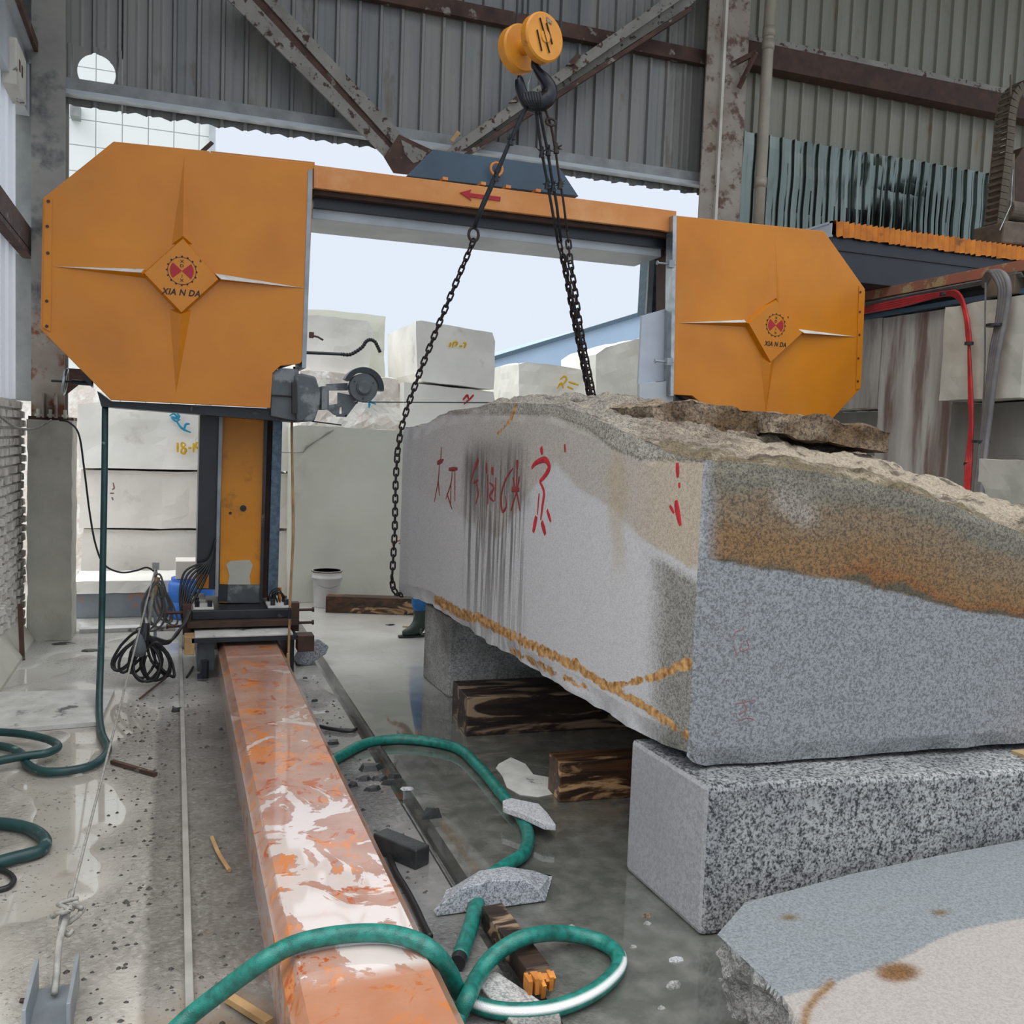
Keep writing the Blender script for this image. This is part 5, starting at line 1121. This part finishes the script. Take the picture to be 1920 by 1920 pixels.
# red cables and grey cables
o = empty('red_cable_bundle', tuple(X(1815, 915, 6.1)), 'bundle of red cables running under the rail and down the concrete wall', 'cable bundle')
for k in range(4):
    j = (k - 1.5); pts = [X(1600, 586 + 3*j, 6.36), X(1690, 568 + 4*j, 6.36), X(1770, 551 + 2*j, 6.34), X(1798, 556 + 4*j, 6.25), X(1811 - j*1.5, 590, 6.14), X(1817 - 2*j, 640, 6.13), X(1817, 648, 6.13), X(1820 + 1.5*j, 740, 6.13), X(1821 + 1.5*j, 800, 6.12), X(1816 + 3.*j, 870, 6.1), X(1813 + 2*j, 935, 5.85)]
    MB().tube(catmull(pts, 6), .012, 8).build('cable', MAT['red_cable'], o, smooth=True)
for a, b in ((1817,644),(1770,551),(1815,870)): p_ = X(a, b, 6.12 if a > 1800 else 6.33); MB().cyl(p_ - Vector((0,.0,.012)), p_ + Vector((0,0,.012)), .035, seg=12).build('cable_tie', MAT['black'], o)
o = empty('grey_cable_bundle', tuple(X(1835, 910, 6.05)), 'thick dusty grey cable bundle looping over the rail and hanging beside the red cables', 'cable bundle')
for k in range(4):
    j = k - 1.5; pts = [X(1846, 530 + 4*j, 6.3), X(1856 + 2*j, 512, 6.2), X(1872 + 6*j, 514, 6.15), X(1884 + 5*j, 545, 6.12), X(1876 + 4*j, 610, 6.12), X(1866 + 4*j, 660, 6.1), X(1856 + 3*j, 740, 6.1), X(1845 + 3*j, 830, 6.08), X(1834 + 3*j, 935, 5.85)]
    MB().tube(catmull(pts, 6), .024, 8).build('cable', MAT['grey_cable'], o, smooth=True)
for a, b in ((1866,610),(1839,828)): p_ = X(a, b, 6.1); MB().cyl(p_ - Vector((0,0,.01)), p_ + Vector((0,0,.01)), .07, seg=14).build('cable_tie', MAT['black'], o)
MB().tube(catmull([X(1848, 530, 6.1), X(1847, 600, 6.1), X(1846, 700, 6.1), X(1838, 850, 6.08), X(1833, 925, 5.9)], 6), .008, 6).build('thin_cable', MAT['grey_cable'], o)

# ================================================================== HOIST
o = empty('hook_block', tuple(Y(1005, 190, 6.0)), 'yellow two-sheave crane hook block with a black hook hanging at the top centre', 'crane hook')
axv = Vector((-.30, .95, 0)).normalized()
c_f = Y(1016, 72, 5.95); c_b = Y(989, 90, 6.17); R_ = .155
c_b = c_f + axv * .24
def drum(c_, r_, th, nm, par):
    a_ = c_ - axv * th / 2; b_ = c_ + axv * th / 2
    return MB().tube([a_, a_ + axv * .012, b_ - axv * .012, b_], [r_ * .93, r_, r_, r_ * .93], 44).build(nm, MAT['hook_yellow'], par)
f1 = drum(c_f, R_, .075, 'sheave_cover', o); f2 = drum(c_b, R_, .09, 'sheave_cover', o)
MB().tube([c_f, c_b], [.05, .05], 24).build('axle_housing', MAT['hook_yellow'], o)
sx = axv.cross(Vector((0, 0, 1))).normalized(); fc_ = c_f - axv * .037
def onf(u, v): return fc_ + sx * u + Vector((0, 0, v))
sgn = 1 if sx.dot(right) > 0 else -1
MB().tube([onf(0, 0), onf(0, 0) - axv * .008], [.04, .036], 24).build('hub_cap', MAT['hook_yellow'], f1)
for q in (((-.075, .02), (-.03, -.10)), ((-.055, .10), (.035, -.095)), ((0, .085), (.055, -.035))):
    a_, b_ = q; MB().bar(onf(a_[0]*sgn, a_[1]), onf(b_[0]*sgn, b_[1]), .004, .024, tuple(axv)).build('scrape_mark', MAT['navy'], f1)
MB().prism([onf(sgn*.0, .125), onf(sgn*.05, .108), onf(sgn*.045, .085), onf(sgn*-.0, .098)], -axv * .004).build('label_plate', MAT['mossy'], f1)
hk = catmull([Y(a, b, 6.06) for a, b in ((1003,112),(1003,124),(1012,138),(1023,152),(1030,168),(1027,182),(1016,192),(1003,195),(990,192),(981,180),(976,165),(973,148),(971,146))], 5)
rr = [pw([(0,.024),(.12,.026),(.3,.05),(.45,.062),(.6,.058),(.72,.04),(.85,.036),(.95,.022),(1,.004)], i / (len(hk) - 1)) for i in range(len(hk))]
MB().tube(hk, rr, 14).build('hook', MAT['hook_navy'], o, smooth=True)
MB().tube([Y(1000, 128, 6.06), Y(990, 160, 6.06), Y(990, 178, 6.06)], .005, 6).build('safety_latch', MAT['steel_grey'], o)
for i, (px_, py_) in enumerate(((966, 110), (988, 70), (1026, 40), (1051, 60))):
    p_ = Y(px_, py_, 6.18 if i in (0, 1) and i == 0 else (6.0 if i else 6.2)); MB().tube([p_, Vector((p_.x, p_.y, 8.5))], .008, 8).build('hoist_rope', MAT['rope_dark'], o)
# slings and chains
link = MB(); pts = []
for k in range(20):
    t = 2*math.pi*k/20; pts.append(Vector((math.cos(t) * .0165, 0, math.sin(t) * .0165 + (.0155 if math.sin(t) > 0 else -.0155))))
link.tube(pts, .0068, 7, closed=True); base = link.build('chain_link', MAT['chain'], None, smooth=True, origin=(0,0,0)); lme = base.data; bpy.data.objects.remove(base)
def chain(par, path, pitch=.049, scale=1.):
    L_ = [0]
    for a, b in zip(path, path[1:]): L_.append(L_[-1] + (b - a).length)
    s_ = 0; k = 0
    while s_ < L_[-1]:
        p_, t_ = along(path, L_, s_); ob_ = bpy.data.objects.new('chain_link', lme); C.objects.link(ob_); ob_.parent = par
        ob_.rotation_mode = 'QUATERNION'; q_ = Vector((0, 0, 1)).rotation_difference(t_)
        from mathutils import Quaternion
        ob_.rotation_quaternion = q_ @ Quaternion((0, 0, 1), (.35 if k % 2 else .35 + math.pi / 2)); ob_.location = p_ - WL[par]; ob_.scale = (scale,)*3; s_ += pitch; k += 1
def fray(par, p_, m_, n_=9, r_=.05, seed=1):
    random.seed(seed); mb_ = MB()
    for k in range(n_):
        d = Vector((random.uniform(-1, 1), random.uniform(-1, 1), random.uniform(-.8, .6))).normalized(); mb_.tube([p_, p_ + d * r_ * random.uniform(.5, 1.1)], [.009, .001], 5)
    mb_.tube([p_ + Vector((0, 0, .035)), p_ - Vector((0, 0, .035))], [.012, .02], 8); return mb_.build('frayed_wrap', m_, par)
hp = [Y(a, b, yv) for a, b, yv in ((992,192,6.04),(975,225,6.06),(952,275,6.1),(925,340,6.16),(905,385,6.2),(890,425,6.24))]
o = empty('rope_sling', tuple(hp[-1]), 'single dark rope sling from the crane hook down to the left chain', 'sling')
MB().tube(hp, [.012, .016, .013, .017, .018, .016], 8).build('rope', MAT['rope_dark'], o, smooth=True)
fray(o, Y(958, 262, 6.09), MAT['rope_dark'], seed=1); fray(o, Y(930, 330, 6.15), MAT['rope_dark'], seed=2)
cpl = Y(888, 440, 6.25)
mb = MB(); mb.tube([cpl + Vector((math.cos(t)*.035, 0, math.sin(t)*.045)) for t in np.linspace(0, 2*math.pi, 19)[:-1]], .010, 8, closed=True); mb.build('ring', MAT['chain'], o, smooth=True)
o = empty('lifting_chain', tuple(Y(742, 1112, 6.95)), 'rusty chain hanging down the far left end of the huge granite block', 'chain')
xc = lambda px_, py_, d=0: on_left(px_, py_, .03 + d)
path = [Y(886, 456, 6.26), Y(855, 530, 6.38), Y(820, 615, 6.5), Y(790, 690, 6.6), Y(765, 760, 6.68), Y(752, 805, 6.72), Y(745, 850, 6.74), Y(742, 900, 6.74), Y(740, 1000, 6.74), Y(735, 1085, 6.74), Y(737, 1104, 6.75), Y(745, 1114, 6.77), Y(756, 1116, 6.85)]
chain(o, [Vector(p_) for p_ in path])
def sling(pts, m_, label, fr=(), r_=.011, yy=6.05):
    q = [Y(a, b, yy + (b - 180) * .0011) for a, b in pts]; o_ = empty('rope_sling', tuple(q[-1]), label, 'sling')
    MB().tube(q, r_, 8).build('rope', m_, o_, smooth=True)
    for i, (a, b) in enumerate(fr): fray(o_, Y(a, b, yy + (b - 180) * .0011), m_, seed=a)
    return o_
sling([(1003,192),(1008,230),(1014,275),(1024,330),(1034,385),(1046,455)], MAT['rope_dark'], 'dark rope sling, leftmost of the three strands right of the hook', [(1016,285),(1026,345)])
sling([(1009,190),(1016,230),(1026,280),(1034,330),(1044,385),(1052,456)], MAT['rope_dark'], 'dark rope sling, middle strand of the three right of the hook', [(1028,282),(1037,350)])
o = sling([(1014,186),(1026,215),(1034,240),(1042,285),(1048,330),(1056,375),(1064,440)], MAT['rope_brown'], 'brownish rope sling, rightmost strand right of the hook, with an eye loop near the top', [(1043,278),(1050,345)], r_=.009)
mb = MB(); c0 = Y(1033, 229, 6.08); mb.tube([c0 + Vector((math.cos(t)*.035, 0, math.sin(t)*.022)) for t in np.linspace(0, 2*math.pi, 15)[:-1]], .009, 7, closed=True); mb.build('eye_loop', MAT['rope_brown'], o, smooth=True)
mb = MB()
for k in range(7): a = -.5 + k * .17; mb.tube(catmull([Y(982 + k*5, 172 + abs(3-k), 6.0), Y(985 + k*5, 188, 5.98), Y(996 + k*3, 200, 6.02), Y(992 + k*4, 190, 6.12)], 4), .011, 7)
mb.build('sling_eyes', MAT['rope_dark'], o)
o = empty('lifting_chain', tuple(Y(1100, 728, 6.4)), 'rusty chain on the left of the two behind the crest of the block, doubled up', 'chain')
chain(o, [Y(1050, 462, 6.36), Y(1062, 520, 6.4), Y(1074, 590, 6.45), Y(1088, 660, 6.5), Y(1103, 735, 6.55), Y(1106, 760, 6.58)])
chain(o, [Y(1057, 485, 6.39), Y(1067, 540, 6.43), Y(1080, 610, 6.48), Y(1094, 680, 6.53), Y(1107, 745, 6.58)])
o = empty('lifting_chain', tuple(Y(1114, 728, 6.3)), 'rusty chain with clear open links, the right one behind the crest of the block', 'chain')
chain(o, [Y(1065, 445, 6.32), Y(1069, 490, 6.32), Y(1078, 545, 6.36), Y(1086, 600, 6.4), Y(1098, 665, 6.44), Y(1112, 735, 6.48), Y(1116, 765, 6.5)], scale=1.05)

# ================================================================== HOSES AND CABLES
def hose(name, pts, r_, m_, label, seg=14, stripe=None, cat='hose', n_=10, par=None, **kw):
    P_ = catmull(pts, n_); mb_ = MB().tube(P_, r_, seg); ob_ = mb_.build(name, m_, par, smooth=True, label=label if par is None else None, cat=cat if par is None else None)
    if stripe is not None:
        arr = np.zeros((len(mb_.v), 4), np.float32); arr[:, 3] = 1
        for i, v in enumerate(mb_.v):
            c_ = P_[i // seg] if i // seg < len(P_) else v; d = (v - c_).normalized()
            if stripe(c_, d): arr[i, :3] = 1
        ca = ob_.data.color_attributes.new('stripe', 'FLOAT_COLOR', 'POINT'); ca.data.foreach_set('color', arr.ravel())
    return ob_
HP = [(280,1985,.04),(345,1915,.06),(430,1848,.17),(500,1798,.275),(560,1768,.285),(640,1752,.285),(720,1750,.283),(780,1764,.282),(818,1790,.25),(842,1822,.15),(862,1862,.05),(900,1886,.031),(960,1897,.031),(1040,1890,.031),(1110,1862,.031),(1155,1822,.031),(1158,1790,.031),(1122,1764,.031),(1055,1750,.06),(985,1757,.118),(928,1790,.085),(895,1832,.06),(878,1868,.092),(862,1900,.05),(850,1925,.031),(830,1960,.031)]
ctr = Z(1020, 1820, .03)
hose('garden_hose', [Z(a, b, c) for a, b, c in HP], .0275, MAT['hose'], 'thick teal braided hose crossing the orange beam and looping on the floor in the foreground', 16,
     stripe=lambda c_, d: (c_.z < .05 and d.dot((Vector((c_.x, c_.y, 0)) - Vector((ctr.x, ctr.y, 0))).normalized()) > .55 and .1 < d.z < .75 and c_.y < ctr.y + .05))
o = empty('garden_hose', tuple(Z(868, 1800, .03)), 'teal hose curving over the floor behind the domed offcut, ending in an open mouth', 'hose')
HP2 = [(560,1460),(600,1440),(640,1417),(690,1393),(760,1386),(850,1400),(895,1435),(940,1488),(975,1530),(990,1565),(982,1600),(950,1622),(912,1650),(893,1700),(880,1745),(862,1795)]
hose('hose_body', [Z(a, b, .03) for a, b in HP2], .029, MAT['hose'], None, 16, stripe=lambda c_, d: False, par=o)
e0 = Z(862, 1795, .03); e1 = Z(858, 1806, .03); MB().cyl(e0, e1, .027, .027, 16).build('hose_mouth', MAT['black'], o)
LH = [Y(197,763,7.2), Y(196,880,7.15), Y(193,1050,7.05), Y(190,1200,6.95), Z(186,1320,.06), Z(190,1372,.03), Z(202,1405,.03), Z(178,1432,.03), Z(130,1445,.03), Z(80,1446,.03), Z(50,1432,.03), Z(42,1415,.03), Z(20,1403,.03), Z(-20,1396,.03), Z(-80,1390,.03), Z(-180,1375,.03), Z(-260,1340,.03)]
hose('garden_hose', LH, .022, MAT['hose_dark'], 'dark green hose hanging from the saw tray and curling on the floor at the left', 12)
hose('garden_hose', [Z(a, b, .065) for a, b in ((-80,1373),(-20,1372),(40,1376),(88,1386),(109,1399),(90,1411),(45,1418),(0,1426),(-80,1444),(-150,1436),(-175,1405),(-120,1382))], .022, MAT['hose_dark'], 'dark green hose loop at the left edge, lying over the hanging hose', 12)
hose('garden_hose', [Z(a, b, .03) for a, b in ((-60,1542),(10,1545),(58,1555),(84,1575),(76,1594),(30,1608),(-60,1628),(-150,1615),(-175,1580),(-130,1552))], .027, MAT['hose_dark'], 'muddy dark green hose bend at the left edge, below the hose loops', 12)
hose('rubber_cable', [Z(a, b, .012) for a, b in ((-60,1634),(-10,1630),(14,1636),(26,1650),(14,1664),(-20,1672),(-60,1680))], .011, MAT['black'], 'thin black rubber cable bend at the left edge, lowest of the coils there', 10, cat='cable')
hose('rubber_cable', [Z(a, b, .015) for a, b in ((728,1600),(742,1635),(762,1668),(780,1702),(795,1735),(806,1756))], .013, MAT['black'], 'black cable lying along the right foot of the orange beam', 10, cat='cable')
hose('rubber_cable', [Z(a, b, .015) for a, b in ((600,1362),(618,1366),(640,1369),(660,1370),(668,1366))], .012, MAT['black'], 'short black cable piece beside the beam, beyond the hose arch', 10, cat='cable')
hose('wall_cable', [X(-40,740,-1.12), X(0,780,-1.12), X(32,802,-1.1), Y(66,803,8.5), Y(97,787,8.58)], .010, MAT['rope_pale'], 'whitish cable sagging from the brick wall to the pillar top', 8, cat='cable')
hose('wall_cable', [Y(112,788,8.6), Y(130,792,8.55), Y(148,815,8.5), Y(158,880,8.45), Y(168,960,8.4), Y(179,1020,8.35), Y(195,1058,8.3), Y(225,1073,8.3), Y(255,1070,8.3), Y(275,1064,8.3), Y(290,1072,8.3)], .008, MAT['black'], 'black cable drooping from the pillar top to the cable coils', 8, cat='cable')
# wire rope with hanging cable coils
w0 = Vector((-.138, 8.3, .66)); w1 = Vector((-.325, 3.35, .16))
o = empty('wire_rope', tuple(w1), 'taut pale wire rope running low over the floor to the bottom left channel bracket', 'wire rope')
MB().tube([w0, w1], .0055, 6).build('rope', MAT['rope_pale'], o)
kn = MB(); random.seed(5)
for k in range(6):
    a = w1 + Vector((random.uniform(-.02,.02), random.uniform(-.02,.05), random.uniform(-.02,.02))); kn.tube(catmull([a + Vector((random.uniform(-.03,.03), random.uniform(-.05,.05), random.uniform(-.02,.03))) for _ in range(4)] , 5), .008, 6)
kn.tube(catmull([w1 + Vector((0,.18,.004)), w1, w1 + Vector((-.01,-.1,-.03)), Vector((-.335,3.18,.06)), Vector((-.335,3.12,.03))], 6), .011, 8); kn.build('knot', MAT['rope_pale'], o, smooth=True)
o = empty('channel_bracket', (-.335, 3.1, 0), 'grey steel channel piece on the floor holding the wire rope, at the bottom left corner', 'bracket')
MB().box(-.395, -.275, 2.92, 3.2, 0, .012).build('base', MAT['steel_grey'], o, bevel=.002)
MB().box(-.40, -.388, 2.92, 3.2, 0, .11).build('flange', MAT['steel_grey'], o, bevel=.002); MB().box(-.282, -.27, 2.92, 3.2, 0, .11).build('flange', MAT['steel_grey'], o, bevel=.002)
MB().tube([Z(38,1876,.012), Z(66,1876,.012)], .008, 6).build('pin', MAT['brown_steel'], o)
o = empty('stake', (-.138, 8.3, 0), 'thin steel stake holding the far end of the wire rope', 'stake')
MB().box(-.15, -.125, 8.3, 8.33, 0, .68).build('post', MAT['steel_grey'], o); MB().box(-.165, -.11, 8.28, 8.35, .64, .70).build('head_clamp', MAT['white_mud'], o)
# sinker hanging on the rope
o = empty('pulley_weight', tuple(Z(240, 1330)), 'small dark pear-shaped weight with a ring, hung on the wire rope', 'weight')
t = (Z(240,1300,.2).y - 8.3) / (3.35 - 8.3); wp = w0.lerp(w1, (8.3 - 6.55) / (8.3 - 3.35))
c_ = wp; prf = [(.008,-.02),(.02,-.04),(.038,-.09),(.046,-.13),(.04,-.16),(.015,-.175)]
MB().tube([c_ + Vector((0, 0, z)) for _, z in prf], [r for r, _ in prf], 16).build('body', MAT['arm_grey'], o, smooth=True)
mb = MB(); mb.tube([c_ + Vector((math.cos(t_)*.02, 0, math.sin(t_)*.02)) for t_ in np.linspace(0, 2*math.pi, 13)[:-1]], .004, 6, closed=True); mb.build('ring', MAT['dark_steel'], o)
def loops(name, lst, yy, r_, m_, label, cat='cable coil'):
    cx_, cy_ = lst[0][:2]; o_ = empty(name, tuple(Y(cx_, cy_, yy)), label, cat); 
    for i, (cx_, cy_, rx, ry, rot) in enumerate(lst):
        pts_ = []
        for k in range(24):
            t_ = 2*math.pi*k/24; u = math.cos(t_) * rx * (1 - .35 * max(0, -math.sin(t_))); v = math.sin(t_) * ry
            u += 1.5 * math.sin(3*t_ + i); x_ = cx_ + u * math.cos(rot) - v * math.sin(rot); y__ = cy_ + u * math.sin(rot) + v * math.cos(rot)
            pts_.append(Y(x_, y__, yy + .018 * (i % 5) - .03 + .03 * math.sin(t_ + i)))
        MB().tube(pts_, r_, 7, closed=True).build('cable_loop', m_, o_, smooth=True)
    return o_
o = loops('cable_coil', [(292,1240,26,36,0),(272,1238,28,40,.1),(268,1236,22,36,.15),(250,1225,16,42,.6),(246,1222,14,44,.75),(240,1220,18,44,.62),(258,1228,14,36,.35),(297,1232,14,40,-.5),(303,1232,12,44,-.55),(284,1238,20,38,-.05),(276,1244,26,34,.02)], 6.95, .010, MAT['black'], 'coil of thick black cables hanging from the wire rope, its loops near the floor')
for v_ in range(5):
    MB().tube(catmull([Y(268 + v_*3, 1192, 6.95), Y(290, 1196 + v_*2, 6.96), Y(315, 1202 + v_, 7.0), Y(332, 1190 - v_, 7.05), Y(344 + v_, 1168, 7.12), Y(354 + v_, 1145, 7.2)], 6), .010, 7).build('cable_lead', MAT['black'], o, smooth=True)
MB().tube([Y(272, 1168, 6.95), Y(268, 1200, 6.93)], [.03, .045], 10).build('cable_tie', MAT['black'], o)
MB().tube(catmull([Y(276, 1228, 6.93), Y(271, 1245, 6.93), Y(274, 1260, 6.93), Y(277, 1272, 6.93)], 5), .005, 6).build('cable_tail', MAT['black'], o)
o = loops('cable_coil', [(292,1130,16,42,.15),(285,1135,18,46,.15),(296,1136,20,40,0),(304,1130,16,40,-.35),(310,1134,14,42,-.45),(300,1098,9,22,-.2),(289,1140,22,44,.1),(306,1128,10,38,-.3)], 7.95, .008, MAT['grey_cable'], 'coil of thinner grey cables hung above the black coil on the wire rope')
MB().bar(Y(296, 1082, 7.93), Y(285, 1120, 7.9), .03, .03).build('wooden_stick', MAT['wood_pale'], o)
MB().tube([Y(293, 1072, 7.95), Y(278, 1180, 7.8)], .012, 8).build('hanger_cord', MAT['rope_pale'], o)
# pole leaning beside the post
o = empty('bamboo_pole', tuple(Y(541, 1262, 6.94)), 'thin yellow-brown pole standing in front of the saw post at its right', 'pole')
PP = [(552,688),(551,720),(547,800),(549,920),(550,1000),(546,1080),(543,1160),(541,1230),(540,1275)]
q = [Y(a, b, 7.34 - (b - 690) * .435 / 585) for a, b in PP]; MB().tube(catmull(q, 4), .0095, 8).build('shaft', MAT['bamboo'], o, smooth=True)
MB().cyl(Y(544,1140,6.9), Y(543,1160,6.9), .014, seg=10).build('tape_wrap', MAT['navy'], o)
MB().tube([Y(540,1225,6.9), Y(540,1275,6.9)], [.01, .022], 8).build('pole_foot', MAT['wood_pale'], o)
# thin slab on the wet floor, left
MB().prism([Z(a, b, .028) for a, b in ((-160,1380),(187,1353),(215,1292),(-120,1300))], (0, 0, -.026)).build('floor_slab', MAT['white_mud'], label='thin pale slab lying on the wet floor behind the hose loops', cat='slab')
a = Z(42, 1238); MB().bar(a + Vector((.0, 0, 0)), Vector((a.x - .03, a.y + .1, .42)), .035, .012, (0, 1, 0)).build('iron_flat', MAT['rusty_dark'], label='rusty flat iron bar leaning against the foot of the brick wall', cat='iron bar')

# ================================================================== WORKER BEHIND THE BLOCK
o = empty('person', (2.2, 8.3, 0), 'person in blue trousers and dark green boots standing behind the huge block, one leg visible', 'person')
def skin(name, verts, edges, m_, root=0, sub=2):
    me = bpy.data.meshes.new(name); me.from_pydata([Vector(v[:3]) for v in verts], edges, []); ob_ = bpy.data.objects.new(name, me); C.objects.link(ob_)
    md = ob_.modifiers.new('s', 'SKIN'); bpy.context.view_layer.update()
    for i, v in enumerate(verts): me.skin_vertices[0].data[i].radius = (v[3], v[4] if len(v) > 4 else v[3])
    me.skin_vertices[0].data[root].use_root = True
    sb = ob_.modifiers.new('d', 'SUBSURF'); sb.levels = sub; sb.render_levels = sub; md.use_smooth_shade = True; me.materials.append(m_)
    ob_.parent = o; ob_.location = -WL[o]; WL[ob_] = Vector((0, 0, 0)); return ob_
bx_, by_ = 2.22, 8.3
fl = (2.125, 8.31); fr_ = (2.36, 8.36)
V_ = [(bx_,by_,.93,.13,.15),(bx_+.0,by_,1.12,.12,.15),(bx_,by_,1.32,.13,.17),(bx_,by_,1.43,.06),(bx_-.01,by_,1.5,.055),(bx_-.02,by_,1.58,.085,.08),(bx_-.03,by_,1.66,.08,.075),
      (bx_,by_-.18,1.38,.055),(bx_-.02,by_-.24,1.12,.045),(bx_-.16,by_-.22,.92,.035),(bx_-.24,by_-.2,.88,.03),
      (bx_,by_+.18,1.38,.055),(bx_-.02,by_+.24,1.12,.045),(bx_-.14,by_+.24,.92,.035),(bx_-.22,by_+.22,.88,.03),
      (bx_-.04,by_-.08,.86,.09),(fl[0]-.01,fl[1]-.03,.5,.065),(fl[0]+.0,fl[1],.32,.04),(bx_+.06,by_+.08,.86,.09),(fr_[0]-.02,fr_[1],.5,.065),(fr_[0],fr_[1],.32,.04)]
E_ = [(0,1),(1,2),(2,3),(3,4),(4,5),(5,6),(2,7),(7,8),(8,9),(9,10),(2,11),(11,12),(12,13),(13,14),(0,15),(15,16),(16,17),(0,18),(18,19),(19,20)]
skin('body', V_, E_, MAT['skin'])
skin('trousers', [(bx_,by_,.98,.15,.17),(bx_,by_,.9,.15,.17),(bx_-.03,by_-.08,.84,.11),(fl[0]-.01,fl[1]-.03,.5,.085),(fl[0],fl[1],.215,.08),(bx_+.05,by_+.08,.84,.11),(fr_[0]-.02,fr_[1],.5,.085),(fr_[0],fr_[1],.215,.08)], [(0,1),(1,2),(2,3),(3,4),(1,5),(5,6),(6,7)], MAT['trousers'])
skin('shirt', [(bx_,by_,.95,.15,.18),(bx_,by_,1.15,.14,.17),(bx_,by_,1.33,.145,.19),(bx_,by_,1.42,.075),(bx_,by_-.19,1.38,.07),(bx_-.02,by_-.24,1.14,.06),(bx_,by_+.19,1.38,.07),(bx_-.02,by_+.24,1.14,.06)], [(0,1),(1,2),(2,3),(2,4),(4,5),(2,6),(6,7)], MAT['shirt'])
skin('hair', [(bx_-.0,by_,1.66,.09),(bx_+.01,by_,1.6,.085)], [(0,1)], MAT['hair'])
for sy in (-1, 1):
    for k in range(5):
        hx_, hy_, hz_ = bx_-.24, by_ + (-.2 if sy < 0 else .22) , .87; d = (k - 2) * .018
        if k < 4: mb = MB().tube([(hx_, hy_ + d, hz_), (hx_-.04, hy_ + d, hz_-.01), (hx_-.07, hy_ + d, hz_-.03), (hx_-.075, hy_ + d, hz_-.055 - .005*(k==2))], [.011, .010, .009, .007], 8)
        else: mb = MB().tube([(hx_+.03, hy_ - sy*.02, hz_), (hx_-.0, hy_ - sy*.045, hz_-.02), (hx_-.03, hy_ - sy*.05, hz_-.035)], [.012, .011, .008], 8)
        mb.build('finger', MAT['skin'], o, smooth=True)
for fx, fy in (fl, fr_):
    skin('boot', [(fx,fy,.27,.068),(fx,fy,.14,.056),(fx-.0,fy,.06,.055),(fx-.09,fy-.02,.045,.048,.042),(fx-.17,fy-.04,.04,.042,.036),(fx+.04,fy,.045,.045)], [(0,1),(1,2),(2,3),(3,4),(2,5)], MAT['boot'])
    MB().prism([(fx+.085,fy-.045,0),(fx+.085,fy+.045,0),(fx-.1,fy+.035,0),(fx-.2,fy-.01,0),(fx-.2,fy-.065,0),(fx-.1,fy-.07,0)], (0,0,.02)).build('boot_sole', MAT['black'], o, bevel=.004)
